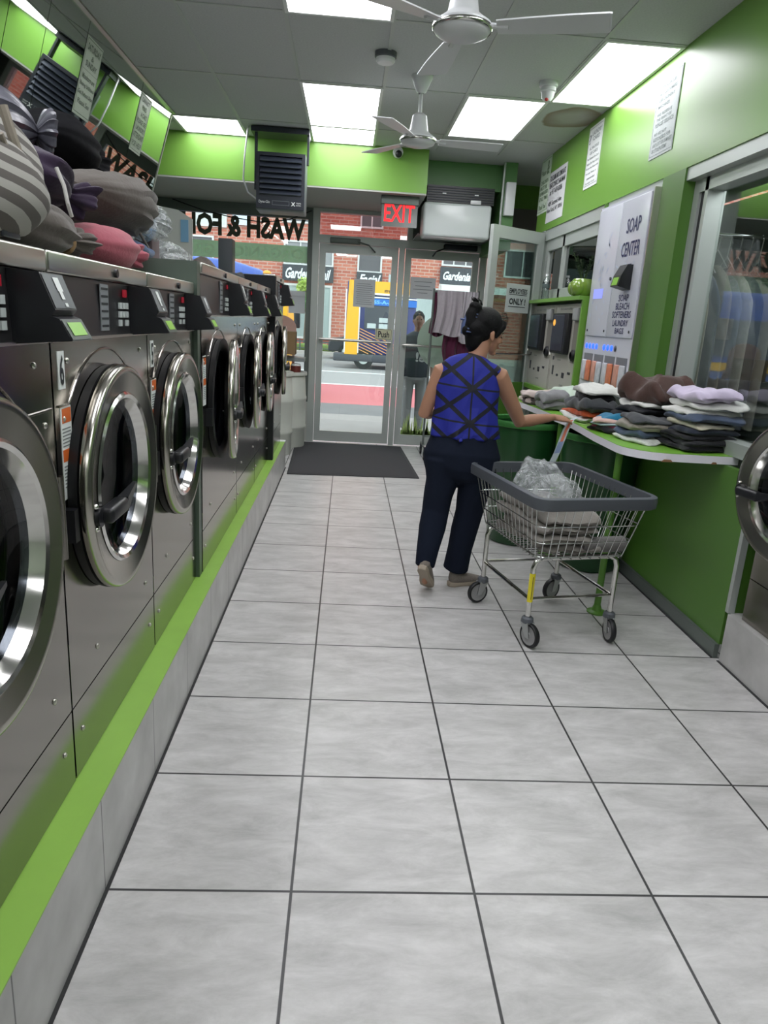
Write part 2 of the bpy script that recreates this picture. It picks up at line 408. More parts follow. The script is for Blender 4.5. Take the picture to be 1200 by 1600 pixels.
def ceiling_material():
    m = bpy.data.materials.new('ceiling_tile'); m.use_nodes = True; nt = m.node_tree; N = nt.nodes; L = nt.links
    b = N['Principled BSDF']; tc = N.new('ShaderNodeTexCoord')
    n1 = N.new('ShaderNodeTexNoise'); n1.inputs['Scale'].default_value = 90; n1.inputs['Detail'].default_value = 4; L.new(tc.outputs['Object'], n1.inputs['Vector'])
    cr = N.new('ShaderNodeValToRGB'); e = cr.color_ramp.elements; e[0].color = lin((176, 178, 178)) + (1,); e[1].color = lin((204, 206, 206)) + (1,); L.new(n1.outputs['Fac'], cr.inputs[0])
    # brown water stain on one tile
    mp = N.new('ShaderNodeMapping'); mp.vector_type = 'POINT'; mp.inputs['Location'].default_value = (-1.72*2.6, -6.25*1.9, 0); mp.inputs['Scale'].default_value = (2.6, 1.9, 0)
    L.new(tc.outputs['Object'], mp.inputs[0]); ln = N.new('ShaderNodeVectorMath'); ln.operation = 'LENGTH'; L.new(mp.outputs[0], ln.inputs[0])
    n2 = N.new('ShaderNodeTexNoise'); n2.inputs['Scale'].default_value = 3; L.new(tc.outputs['Object'], n2.inputs['Vector'])
    ad = N.new('ShaderNodeMath'); ad.operation = 'MULTIPLY_ADD'; ad.inputs[1].default_value = 0.5; L.new(n2.outputs['Fac'], ad.inputs[0]); L.new(ln.outputs['Value'], ad.inputs[2])
    c2 = N.new('ShaderNodeValToRGB'); L.new(ad.outputs[0], c2.inputs[0]); q = c2.color_ramp.elements
    q[0].position = 0.45; q[0].color = (0.35, 0.35, 0.35, 1); q[1].position = 0.86; q[1].color = (0, 0, 0, 1); k = q.new(0.80); k.color = (0.85, 0.85, 0.85, 1)
    mx = N.new('ShaderNodeMix'); mx.data_type = 'RGBA'; mx.inputs[7].default_value = lin((128, 108, 84)) + (1,)
    L.new(c2.outputs[0], mx.inputs[0]); L.new(cr.outputs[0], mx.inputs[6]); L.new(mx.outputs[2], b.inputs['Base Color']); b.inputs['Roughness'].default_value = 0.85
    return m

def brick_material():
    m = bpy.data.materials.new('red_brick'); m.use_nodes = True; nt = m.node_tree; N = nt.nodes; L = nt.links
    b = N['Principled BSDF']; tc = N.new('ShaderNodeTexCoord'); mp = N.new('ShaderNodeMapping'); mp.inputs['Rotation'].default_value = (R(90), 0, 0)
    L.new(tc.outputs['Object'], mp.inputs[0]); br = N.new('ShaderNodeTexBrick'); br.inputs['Scale'].default_value = 1.0
    br.inputs['Brick Width'].default_value = 0.42; br.inputs['Row Height'].default_value = 0.15; br.inputs['Mortar Size'].default_value = 0.018
    br.inputs['Color1'].default_value = lin((196, 120, 100)) + (1,); br.inputs['Color2'].default_value = lin((172, 96, 82)) + (1,); br.inputs['Mortar'].default_value = lin((190, 160, 148)) + (1,)
    L.new(mp.outputs[0], br.inputs[0]); L.new(br.outputs[0], b.inputs['Base Color']); b.inputs['Roughness'].default_value = 0.9
    return m

# ------------------------------------------------------------------ the room
CEIL = 3.2; KX = -0.595; KT = 0.29
YF = 9.1      # plane of the street front
struct('floor', MB().box((-2.4, -3.6, -0.1), (2.75, 9.06, 0)), floor_material())
cm = ceiling_material()
struct('ceiling', MB().box((-2.4, -3.6, CEIL), (2.75, 7.9, CEIL+0.08)).box((0.72, 7.9, CEIL), (2.75, 9.2, CEIL+0.08)), cm)
# T-bar grid of the suspended ceiling
g = MB(); XS = [-1.67 + 0.617*k for k in range(8)]; YS = [3.405 + 1.215*k for k in range(-5, 5)]
for x in XS:
    if -1.6 < x < 2.5: g.box((x-0.012, -3.5, CEIL-0.006), (x+0.012, 7.66, CEIL))
for y in YS:
    if y < 8: g.box((-1.66, y-0.012, CEIL-0.0055), (1.9, y+0.012, CEIL))
struct('trim_1', g, mat('t_bar', (186, 190, 186), 0.5))
struct('wall_left', MB().box((-2.4, -3.5, 0), (-2.3, 9.2, CEIL)), mat('wall_grey_green', (150, 160, 150), 0.6))
struct('wall_back', MB().box((-2.4, -3.6, 0), (2.75, -3.5, CEIL)), mat('wall_back_white', (176, 186, 170), 0.6))
# the raised plinth under the washers: tiled face, painted lime top
struct('trim_2', MB().box((-2.3, -3.49, 0), (KX, 7.34, KT-0.004)), kerb_tile_material())
struct('trim_3', MB().box((-2.3, -3.49, KT-0.004), (KX+0.001, 7.24, KT)), LIME_K)
struct('trim_4', MB().box((-2.3, 7.241, KT-0.004), (KX+0.001, 7.34, KT+0.001)), WHITE)
struct('trim_16', MB().box((KX, -3.49, 0.0005), (KX+0.010, 7.34, 0.003)).box((1.918, -3.49, 0.0005), (1.93, 3.155, 0.003)).box((1.905, 3.19, 0.0005), (1.915, 4.55, 0.003)), mat('grout_dark', (46, 46, 47), 0.9))
# front bulkhead over the window and doors
struct('wall_front_bulkhead', MB().box((-2.3, 7.66, 2.795), (0.72, 9.1, CEIL)), LIME)
struct('trim_5', MB().box((-2.3, 7.662, 2.78), (0.72, 9.1, 2.795)), mat('soffit_grey', (168, 170, 164), 0.6))
struct('wall_front_upper', MB().box((0.722, 8.12, 2.94), (1.55, 9.1, CEIL-0.001)), mat('green_dark_paint', (88, 136, 78), 0.4))
struct('wall_front_column', MB().box((1.55, 7.95, 2.35), (1.68, 9.1, CEIL-0.001)), MATS['green_dark_paint'])
struct('wall_front_far', MB().box((1.68, 9.1, 2.93), (2.74, 9.2, CEIL)).box((2.65, 7.8, 0), (2.75, 9.1, CEIL-0.001)), LIME)
# right wall: lime bulkhead above, green panels below
struct('wall_right', MB().box((1.9, -3.5, 2.5), (2.64, 7.8, CEIL-0.001)), LIME)
struct('wall_right_column', MB().box((1.9, 4.37, 0.99), (2.12, 4.68, 2.5)).box((1.9, 5.66, 0.99), (2.0, 5.72, 2.5)), LIME_D)
struct('wall_right_panel', MB().box((1.935, 3.19, 0.075), (1.965, 4.52, 0.945)), LIME_D)
struct('wall_right_lower', MB().box((1.945, 4.6, 0), (1.975, 7.41, 0.945)), mat('green_lower_panel', (60, 96, 46), 0.35))
struct('wall_right_side', MB().box((1.9, 7.42, 0), (2.64, 7.8, 2.5)), mat('wall_right_side_grey', (150, 158, 152), 0.6))
struct('baseboard_right', MB().box((1.915, 3.19, 0), (1.94, 4.55, 0.075)), ALU_D)
struct('trim_6', MB().box((1.92, 4.52, 0), (1.97, 4.6, 0.945)), ALU)
struct('trim_7', MB().box((1.932, 3.160, 0.256), (1.965, 3.188, 0.945)), ALU)
struct('trim_8', MB().box((1.91, 3.0, 2.43), (2.12, 5.66, 2.5)).box((1.91, 5.72, 2.40), (2.0, 7.42, 2.5)), ALU)
# tiled plinth on the right
struct('trim_9', MB().box((1.93, -3.49, 0), (2.74, 3.155, 0.255)), kerb_tile_material())
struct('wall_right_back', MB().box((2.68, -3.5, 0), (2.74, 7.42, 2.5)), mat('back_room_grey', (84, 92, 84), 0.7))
struct('wall_right_divider', MB().box((2.125, 5.66, 0), (2.68, 5.71, 2.5)).box((2.121, 4.37, 0), (2.135, 5.66, 0.99)).box((1.966, 3.17, 0.255), (2.68, 3.185, 0.945)), LIME_D)

def frame_yz(x0, x1, y0, y1, z0, z1, t):
    return MB().box((x0, y0, z0), (x1, y0+t, z1)).box((x0, y1-t, z0), (x1, y1, z1)).box((x0, y0+t, z0), (x1, y1-t, z0+t)).box((x0, y0+t, z1-t), (x1, y1-t, z1))
def frame_xz(x0, x1, y0, y1, z0, z1, t, tb=None, tt=None):
    tb = tb or t; tt = tt or t
    return MB().box((x0, y0, z0), (x0+t, y1, z1)).box((x1-t, y0, z0), (x1, y1, z1)).box((x0+t, y0, z0), (x1-t, y1, z0+tb)).box((x0+t, y0, z1-tt), (x1-t, y1, z1))

# street window on the left
w1 = struct('window_1', frame_xz(-2.3, -0.47, 9.05, 9.13, 0.5, 2.79, 0.06, 0.05, 0.14), ALU_D)
obj('glass', MB().box((-2.24, 9.085, 0.55), (-0.53, 9.091, 2.65)), GLASS, w1, smooth=False)
struct('wall_front', MB().box((-2.3, 9.04, 0), (-0.47, 9.14, 0.5)), mat('window_base_white', (190, 192, 186), 0.6))
# door frame, transom, doors
fr = struct('trim_10', MB().box((-0.47, 9.02, 0), (-0.39, 9.14, 2.79)).box((0.575, 9.02, 0), (0.64, 9.14, 2.40)).box((-0.39, 9.02, 2.40), (1.6, 9.14, 2.49))
            .box((1.56, 9.02, 0), (1.64, 9.14, 2.40)).box((0.66, 9.02, 2.49), (0.72, 9.14, 2.79)).box((-0.39, 9.02, 2.74), (0.66, 9.14, 2.79)), ALU)
struct('window_2', MB().box((-0.39, 9.08, 2.49), (0.66, 9.086, 2.74)), glass_mat('transom_glass', (214, 200, 200), 0.10))
struct('trim_11', MB().box((0.72, 8.3, 2.49), (1.55, 9.0, 2.5)).box((0.72, 9.05, 2.49), (1.6, 9.14, 2.94)), ALU_D)
def leaf(name, x0, x1, handle_z):
    d = struct(name, frame_xz(x0, x1, 9.06, 9.105, 0.012, 2.395, 0.075, 0.13, 0.10), ALU)
    obj('glass', MB().box((x0+0.075, 9.078, 0.14), (x1-0.075, 9.084, 2.295)), GLASS, d, smooth=False)
    h = MB().tube([(x0+0.03, 9.0, handle_z), (x1-0.03, 9.0, handle_z)], 0.016, 10)
    for x in (x0+0.04, x1-0.04): h.tube([(x, 9.0, handle_z), (x, 9.065, handle_z)], 0.012, 8)
    obj('push_bar', h, STEEL_T, d)
    return d
leaf('door_1', -0.385, 0.565, 1.285)
leaf('door_2', 0.65, 1.55, 1.27)
# closer arm on the header
cl = thing('door_closer', 'grey metal door closer on the frame above the left exit door', 'door closer', (-0.1, 9.0, 2.39))
obj('body', MB().rbox((-0.26, 8.94, 2.40), (0.1, 9.02, 2.46), 0.01), ALU_D, cl)
obj('arm', MB().tube([(0.06, 8.95, 2.43), (0.2, 8.9, 2.39), (0.28, 9.03, 2.33)], 0.009), ALU_D, cl)
cl = thing('door_closer', 'dark door closer above the right glass door, under the air conditioner', 'door closer', (1.2, 9.0, 2.39))
obj('body', MB().rbox((1.1, 8.93, 2.41), (1.5, 9.02, 2.47), 0.01), DARKH, cl)
obj('arm', MB().tube([(1.14, 8.95, 2.43), (1.0, 8.88, 2.37), (0.98, 9.03, 2.33)], 0.009), DARKH, cl)
# vestibule window on the right of the doors
w3 = struct('window_3', frame_xz(1.66, 2.65, 9.05, 9.12, 0.55, 2.62, 0.07), ALU)
obj('glass', MB().box((1.73, 9.083, 0.62), (2.58, 9.089, 2.55)), GLASS, w3, smooth=False)
struct('wall_front_right', MB().box((1.64, 9.04, 0), (2.65, 9.14, 0.55)).box((1.66, 9.04, 2.62), (2.65, 9.14, 2.93)), mat('dark_transom', (92, 88, 84), 0.6))
struct('trim_17', MB().box((1.98, 7.98, 0), (2.35, 8.04, 2.62)), ALU)
# small window over the payment kiosks
w4 = struct('window_4', frame_yz(1.93, 1.99, 5.73, 7.42, 1.83, 2.40, 0.10).box((1.93, 6.78, 1.83), (1.99, 6.84, 2.40)), ALU)
obj('glass', MB().box((1.955, 5.83, 1.93), (1.961, 7.32, 2.30)), glass_mat('dark_window_glass', (110, 122, 120), 0.30), w4, smooth=False)
# big window behind the counter
w5 = struct('window_5', frame_yz(1.965, 2.07, 3.12, 4.365, 0.99, 2.43, 0.07).box((1.965, 4.19, 0.99), (2.07, 4.23, 2.43)), ALU)
obj('gasket', MB().box((1.98, 4.231, 1.0), (2.06, 4.294, 2.42)), BLACK, w5, smooth=False)
obj('glass', MB().box((2.055, 3.19, 1.06), (2.061, 4.19, 2.36)), glass_mat('shop_glass', (236, 240, 238), 0.03, top=0.28), w5, smooth=False)

# "EMPLOYEES ONLY" door: glazed aluminium leaf standing open
A = V((1.29, 6.98)); B = V((1.885, 7.40)); dv = (B - A).normalized(); ang = math.atan2(dv.y, dv.x); W_ = (B-A).length
def dr(mb):  # local x along the leaf
    M = Matrix.Rotation(ang, 3, 'Z'); mb.v = [M @ p + V((A.x, A.y, 0)) for p in mb.v]; return mb
d3 = struct('door_3', dr(frame_xz(0, W_, -0.022, 0.022, 0.02, 2.47, 0.085, 0.3, 0.11)), ALU)
obj('glass', dr(MB().box((0.085, -0.003, 0.32), (W_-0.085, 0.003, 2.36))), glass_mat('staff_door_glass', (196, 210, 204), 0.10), d3, smooth=False)
obj('green_kick_panel', dr(MB().box((0.085, -0.012, 0.32), (W_-0.085, -0.006, 1.02))), LIME_D, d3, smooth=False)
h = MB().tube([(0.12, -0.07, 1.3), (W_-0.05, -0.07, 1.3)], 0.008)
for x in (0.14, W_-0.07): h.tube([(x, -0.07, 1.3), (x, -0.02, 1.3)], 0.008)
obj('push_bar', dr(h), CHROME, d3)
obj('hinge', dr(MB().cyl((W_+0.012, 0, 2.1), (W_+0.012, 0, 2.24), 0.012)), ALU_D, d3)
xd = V((dv.x, dv.y, 0)); nrm = xd.cross(V((0, 0, 1)))
p0 = V((A.x, A.y, 0)) + xd*0.27 + V((0, 0, 1.70)) + nrm*0.005
sheet('staff_door_sign', 'paper sign reading EMPLOYEES ONLY! taped on the open glass door', 'sign', p0, xd, (0, 0, 1), 0.34, 0.27,
      [('EMPLOYEES', .12, .88, .66, .84, .03), ('_', .12, .88, .61, .635), ('ONLY !', .14, .84, .27, .50, .04), ('_', .12, .84, .19, .215)], PAPER_G, INK)

# ------------------------------------------------------------------ ceiling fixtures
DIFF = mat('light_diffuser', (250, 250, 255), 0.5, emit=PANEL)
panels = [((-0.435, 0.18), (5.84, 7.05), 'long square-edged ceiling light panel just in front of the small ceiling fan'),
          ((-0.435, 0.18), (7.05, 7.655), 'short ceiling light panel touching the lime bulkhead over the exit'),
          ((0.80, 1.416), (5.84, 7.05), 'ceiling light panel to the right of the small ceiling fan'),
          ((1.416, 1.895), (4.625, 5.84), 'ceiling light panel cut by the right lime wall'),
          ((-1.655, -1.05), (7.05, 7.655), 'ceiling light panel in the far left corner beside the mirror'),
          ((-0.435, 0.18), (3.41, 4.625), 'ceiling light panel at the top edge of the photo, left of the large fan'),
          ((-0.435, 0.18), (0.98, 2.19), None), ((-1.655, -1.05), (-0.24, 0.97), None), ((0.80, 1.416), (-0.24, 0.97), None), ((0.80, 1.416), (2.0, 3.2), None), ((-1.655, -1.05), (2.195, 3.405), None), ((0.80, 1.416), (-2.66, -1.46), None),  # panels without a label are unseen, some added to brighten the near floor
          ((-0.435, 0.18), (-2.66, -1.46), None)]
for (x0, x1), (y0, y1), lb in panels:
    t = thing('ceiling_light', lb or 'unseen ceiling light panel overhead or behind the camera', 'light', ((x0+x1)/2, (y0+y1)/2, CEIL), 'recessed ceiling light panels' if lb else 'ceiling light panels out of view')
    e = 0.022
    obj('frame', MB().box((x0, y0, CEIL-0.012), (x0+e, y1, CEIL)).box((x1-e, y0, CEIL-0.012), (x1, y1, CEIL)).box((x0+e, y0, CEIL-0.012), (x1-e, y0+e, CEIL)).box((x0+e, y1-e, CEIL-0.012), (x1-e, y1, CEIL)), WHITE, t, smooth=False)
    obj('diffuser', MB().box((x0+e, y0+e, CEIL-0.007), (x1-e, y1-e, CEIL-0.001)), DIFF, t, smooth=False)

FANW = mat('fan_white', (214, 216, 218), 0.35)
def fan(x, y, zb, blades, L, label):
    t = thing('ceiling_fan', label, 'fan', (x, y, CEIL))
    obj('canopy', MB().lathe([(0.02, -0.11), (0.035, -0.10), (0.075, -0.012), (0.075, 0)], (x, y, CEIL)), FANW, t)
    obj('downrod', MB().cyl((x, y, zb+0.17), (x, y, CEIL-0.09), 0.013), FANW, t)
    obj('motor_housing', MB().lathe([(1e-3, 0.0), (0.07, 0.002), (0.115, 0.02), (0.128, 0.04), (0.125, 0.058), (0.085, 0.085), (0.068, 0.10), (0.05, 0.20), (0.03, 0.215), (1e-3, 0.215)], (x, y, zb)), FANW, t)
    obj('trim_ring', MB().lathe([(0.126, 0.03), (0.131, 0.036), (0.131, 0.044), (0.126, 0.05)], (x, y, zb)), CHROME, t)
    for a in blades:
        a = R(a); u = V((cos(a), sin(a), 0)); v_ = V((-sin(a), cos(a), 0)); mb = MB()
        # pitched blade with thickness, widening towards its end
        P = []
        for s_, hw in ((0.15, 0.045), (0.30, 0.060), (L*0.7, 0.070), (L-0.01, 0.075), (L, 0.070)):
            for sd in (-1, 1):
                P.append(V((x, y, zb+0.045)) + u*s_ + v_*sd*hw + V((0, 0, -sd*0.009)))
        n = len(P)//2
        vs = [p for p in P] + [p - V((0, 0, 0.006)) for p in P]; fs = []
        for i in range(n-1):
            a0, b0, c0, d0 = 2*i, 2*i+1, 2*i+3, 2*i+2; m_ = 2*n
            fs += [(a0, b0, c0, d0), (a0+m_, d0+m_, c0+m_, b0+m_), (a0, d0, d0+m_, a0+m_), (b0, b0+m_, c0+m_, c0)]
        fs += [(0, 2*n, 2*n+1, 1), (2*n-2, 2*n-1, 4*n-1, 4*n-2)]
        bl = obj('blade', mb.add(vs, fs), FANW, t, smooth=False)
        obj('blade_bracket', MB().tube([V((x, y, zb+0.05))+u*0.10, V((x, y, zb+0.04))+u*0.2], 0.012), FANW, bl)
    return t
p = at(722, 45, 2, 2.78); fan(p.x, p.y, 2.74, [-18, 96, 212], 0.62, 'large ceiling fan nearest the camera, white with chrome ring')
p = at(653, 225, 2, 2.77); fan(p.x, p.y, 2.75, [3, 124, 242], 0.60, 'smaller-looking white ceiling fan near the exit bulkhead')
# smoke detector, sensor, dome camera
p = at(603, 82, 2, CEIL)
t = thing('smoke_detector', 'round smoke detector on the ceiling above the small fan', 'smoke detector', p)
obj('base', MB().lathe([(0.07, 0), (0.07, -0.03), (0.062, -0.034)], p), GREYP, t)
obj('cover', MB().lathe([(0.062, -0.03), (0.062, -0.05), (0.05, -0.062), (1e-3, -0.064)], p), FANW, t)
p = at(858, 128, 2, CEIL)
t = thing('motion_sensor', 'stubby white ceiling sensor with red window, beside the right light panel', 'sensor', p)
obj('body', MB().lathe([(0.062, 0), (0.064, -0.03), (0.05, -0.035), (0.055, -0.06), (0.045, -0.065), (0.04, -0.10), (0.022, -0.12), (1e-3, -0.122)], p), FANW, t)
obj('sensor_window', MB().sphere(p + V((-0.01, -0.02, -0.112)), 0.014, 10, 6), mat('red_window', (190, 60, 60), 0.3), t)
p = at(622, 238, 1, 7.63)
t = thing('security_camera', 'small dome camera on the lime bulkhead behind the fan', 'camera', p)
obj('housing', MB().lathe([(1e-3, 0.03), (0.045, 0.028), (0.052, 0), (0.045, -0.03), (1e-3, -0.032)], p, (0, -1, 0.3)), FANW, t)
obj('lens_dome', MB().sphere(p + V((0.005, -0.03, -0.02)), 0.034, 14, 8), BLACKP, t)

# unit heater hung from the ceiling
hx0, hx1, hy0, hy1, hz0, hz1 = -0.905, -0.455, 7.12, 7.42, 2.47, 2.965
t = thing('unit_heater', 'black louvred electric unit heater hung from the ceiling at left of the exit', 'heater', ((hx0+hx1)/2, 7.27, hz0))
obj('casing', MB().rbox((hx0, hy0+0.01, hz0), (hx1, hy1, hz1), 0.012), mat('heater_grey', (116, 124, 124), 0.45, metal=0.3), t)
bz = obj('front_grille', frame_xz(hx0+0.004, hx1-0.004, hy0-0.012, hy0+0.012, hz0+0.015, hz1-0.004, 0.028, 0.115, 0.03).box((hx0+0.03, hy0+0.012, hz0+0.12), (hx1-0.03, hy0+0.02, hz1-0.03)), DARKH, t, smooth=False)
for k in range(7):
    z = hz0 + 0.155 + k*0.046
    obj('louvre', MB().add([(hx0+0.035, hy0-0.028, z-0.012), (hx1-0.035, hy0-0.028, z-0.012), (hx1-0.035, hy0+0.01, z+0.03), (hx0+0.035, hy0+0.01, z+0.03),
                            (hx0+0.035, hy0-0.028, z-0.017), (hx1-0.035, hy0-0.028, z-0.017), (hx1-0.035, hy0+0.01, z+0.025), (hx0+0.035, hy0+0.01, z+0.025)],
                           [(0,1,2,3),(7,6,5,4),(0,4,5,1),(1,5,6,2),(2,6,7,3),(3,7,4,0)]), mat('louvre_dark', (62, 68, 80), 0.35, metal=0.4), t, smooth=False)
obj('display_window', frame_xz(hx0+0.15, hx0+0.31, hy0-0.016, hy0-0.012, hz0+0.045, hz0+0.085, 0.006), GREYP, t, smooth=False)
lt = text_mb('Dyna-Glo', (hx0+0.03, hy0-0.013, hz0+0.052), (1, 0, 0), (0, 0, 1), 0.10, 0.03)
text_mb('X', (hx0+0.325, hy0-0.013, hz0+0.045), (1, 0, 0), (0, 0, 1), 0.04, 0.035, bold=0.03, mb=lt)
text_mb('TREME', (hx0+0.372, hy0-0.013, hz0+0.066), (1, 0, 0), (0, 0, 1), 0.045, 0.011, mb=lt)
text_mb('HEATERS', (hx0+0.372, hy0-0.013, hz0+0.048), (1, 0, 0), (0, 0, 1), 0.045, 0.011, mb=lt)
text_mb('Dyna-Glo', (hx0-0.001, hy1-0.05, hz0+0.16), (0, -1, 0), (0, 0, 1), 0.19, 0.05, bold=0.02, mb=lt)
obj('lettering', lt, PAPER, t, smooth=False)
obj('mounting_bracket', MB().box((hx0-0.06, 7.2, CEIL-0.055), (hx1+0.02, 7.48, CEIL-0.012)).box((hx0-0.03, 7.24, 2.66), (hx0-0.008, 7.30, CEIL-0.05)).box((hx1+0.001, 7.24, 2.9), (hx1+0.02, 7.30, CEIL-0.05))
    .cyl((hx0-0.02, 7.26, 2.72), (hx0+0.0, 7.26, 2.72), 0.03), DARKH, t, smooth=False)
obj('power_cable', MB().tube([(hx0-0.10, 7.3, CEIL), (hx0-0.13, 7.3, CEIL-0.25), (hx0-0.14, 7.3, CEIL-0.45), (hx0-0.10, 7.32, CEIL-0.56), (hx0+0.01, 7.36, CEIL-0.63)], 0.008), FANW, t)

# exit sign
ex0, ex1, ez0, ez1, ey = 0.285, 0.655, 2.485, 2.715, 7.80
t = thing('exit_sign', 'lit red EXIT sign under the bulkhead above the doors', 'exit sign', ((ex0+ex1)/2, ey, ez0))
obj('housing', MB().rbox((ex0-0.01, ey-0.02, ez1-0.02), (ex1+0.01, ey+0.09, 2.778), 0.008), ALU_D, t)
obj('panel', MB().box((ex0, ey, ez0), (ex1, ey+0.008, ez1)), mat('exit_panel', (96, 100, 96), 0.15, spec=0.8), t, smooth=False)
obj('lettering', text_mb('EXIT', (ex0+0.03, ey-0.002, ez0+0.045), (1, 0, 0), (0, 0, 1), ex1-ex0-0.06, ez1-ez0-0.065, bold=0.012), RED, t, smooth=False)
# wall air conditioner
t = thing('air_conditioner', 'large wall air conditioner with black grille above the right exit door', 'air conditioner', (1.1, 8.15, 2.44))
obj('cover', MB().rbox((0.735, 7.985, 2.44), (1.455, 8.3, 2.78), 0.03), mat('ac_white', (228, 234, 234), 0.2), t)
obj('grille', MB().box((0.76, 8.0, 2.78), (1.47, 8.3, 2.945)), BLACKP, t, smooth=False)
for k in range(6): obj('slat', MB().box((0.765, 7.992, 2.80+k*0.024), (1.465, 8.0, 2.808+k*0.024)), DARKH, t, smooth=False)
obj('control_knob', MB().rbox((1.22, 7.96, 2.775), (1.33, 7.99, 2.815), 0.006), WHITEG, t)
for x in (0.92, 1.26): obj('clip', MB().box((x, 7.985, 2.862), (x+0.04, 7.993, 2.872)), WHITEG, t, smooth=False)
t = thing('control_box', 'white box with conduit on the green column beside the air conditioner', 'electrical box', (1.62, 7.93, 2.75))
obj('box', MB().rbox((1.565, 7.87, 2.68), (1.665, 7.95, 3.0), 0.006), WHITEG, t)
obj('conduit', MB().tube([(1.54, 7.93, 3.19), (1.54, 7.93, 2.7), (1.55, 7.95, 2.5)], 0.012), ALU, t)
tag(obj('drop_cable', MB().tube([(-2.1, 9.0, 2.76), (-1.75, 8.97, 2.66), (-1.4, 8.96, 2.60), (-1.05, 8.95, 2.57), (-0.75, 8.97, 2.62), (-0.49, 9.0, 2.74)], 0.006), BLACK), 'black cable drooping across the top of the left street window', 'cable')

# ------------------------------------------------------------------ mirror and the signs on it
MIR = mat('mirror_silver', (196, 202, 196), 0.02, metal=1.0)
ys = [1.2, 2.2, 3.2, 4.04, 4.45, 4.98, 6.13, 7.0]
lab = ['wall mirror pane out of frame behind the striped sack', 'wall mirror pane above the near washers, out of frame', 'wall mirror pane at the left frame edge', 'narrow wall mirror pane above the grey plastic bag',
       'narrow wall mirror pane showing the heater louvres, left of the SATURDAY notice', 'wide wall mirror pane carrying the SATURDAY & SUNDAY notice', 'last wall mirror pane, carrying the second notice at the far end']
mt = R(15.8); MO = V((-1.63, 0, 3.185)); MD = V((-sin(mt), 0, -cos(mt))); MN = V((cos(mt), 0, -sin(mt)))     # the mirrors lean: top edge out, foot against the wall
for i in range(7):
    q = [MO + V((0, y, 0)) + MD*d for y, d in ((ys[i]+0.003, 0), (ys[i+1]-0.003, 0), (ys[i+1]-0.003, 1.45), (ys[i]+0.003, 1.45))]
    m_ = obj('wall_mirror', MB().add(q + [p - MN*0.006 for p in q], [(3,2,1,0),(4,5,6,7),(0,1,5,4),(1,2,6,5),(2,3,7,6),(3,0,4,7)]), MIR, smooth=False)
    tag(m_, lab[i], 'mirror', 'leaning mirror panes along the left wall')
struct('trim_12', MB().box((-1.66, 1.2, 3.186), (-1.60, 7.02, 3.199)), STEEL_T)
struct('trim_15', MB().tube([V((-1.63, 7.006, 3.18)), V((-1.63, 7.006, 3.18))+MD*1.45], 0.007, 6), STEEL_T)
S = (0, 1, 0); U = (0, 0, 1); MU = -MD
SIGNG = mat('sign_greyed', (186, 194, 184), 0.4); INKG = mat('sign_ink_grey', (104, 116, 104), 0.6)
sheet('mirror_sign', 'tall grey SATURDAY & SUNDAY notice stuck on the mirror', 'sign', MO + V((0, 4.985, 0)) + MD*0.52 + MN*0.001, S, MU, 0.275, 0.445,
      [('SATURDAY', .1, .9, .84, .93, .03), ('&', .42, .58, .74, .81), ('SUNDAY', .16, .84, .64, .72, .03), ('_', .04, .96, .595, .60), ('Monitors are', .12, .88, .48, .55), ('Being Utilized', .08, .92, .37, .44),
       ('Get Refund Slips', .06, .94, .26, .33), ('Please See', .14, .86, .15, .22)], SIGNG, INKG, border=0.03)
sheet('mirror_sign', 'second narrow grey notice on the mirror, near its far end', 'sign', MO + V((0, 6.135, 0)) + MD*0.485 + MN*0.001, S, MU, 0.29, 0.42,
      [('CAN NOT', .15, .85, .86, .94), ('FIND', .3, .7, .74, .82), ('A CART', .3, .84, .62, .70), ('PLEASE SEE', .1, .9, .50, .58), ('LAUNDRY', .14, .9, .38, .46),
       ('ATTENDANT', .06, .94, .24, .34), ('FOR HELP', .1, .9, .09, .19)], SIGNG, INKG, border=0.03)

# ------------------------------------------------------------------ washers
def disc_to_rect(cx, r, y0, y1, z0, z1, cy, cz, n=64):
    """flat panel at x = cx with a round hole"""
    vs = []
    for k in range(n):
        a = 2*pi*k/n; u, v = cos(a), sin(a); vs.append((cx, cy+r*u, cz+r*v))
    for k in range(n):
        a = 2*pi*k/n; u, v = cos(a), sin(a)
        t = min((y1-cy)/u if u > 1e-9 else (y0-cy)/u if u < -1e-9 else 1e9, (z1-cz)/v if v > 1e-9 else (z0-cz)/v if v < -1e-9 else 1e9)
        vs.append((cx, cy+t*u, cz+t*v))
    mb = MB().add(vs, [(k, (k+1) % n, n+(k+1) % n, n+k) for k in range(n)])
    for (ya, za) in ((y0, z0), (y1, z0), (y1, z1), (y0, z1)):  # close the corners
        ang_ = math.atan2(za-cz, ya-cy) % (2*pi); k = int(ang_/(2*pi)*n)
        mb.add([vs[n+k % n], (cx, ya, za), vs[n+(k+1) % n]], [(0, 1, 2)])
    return mb

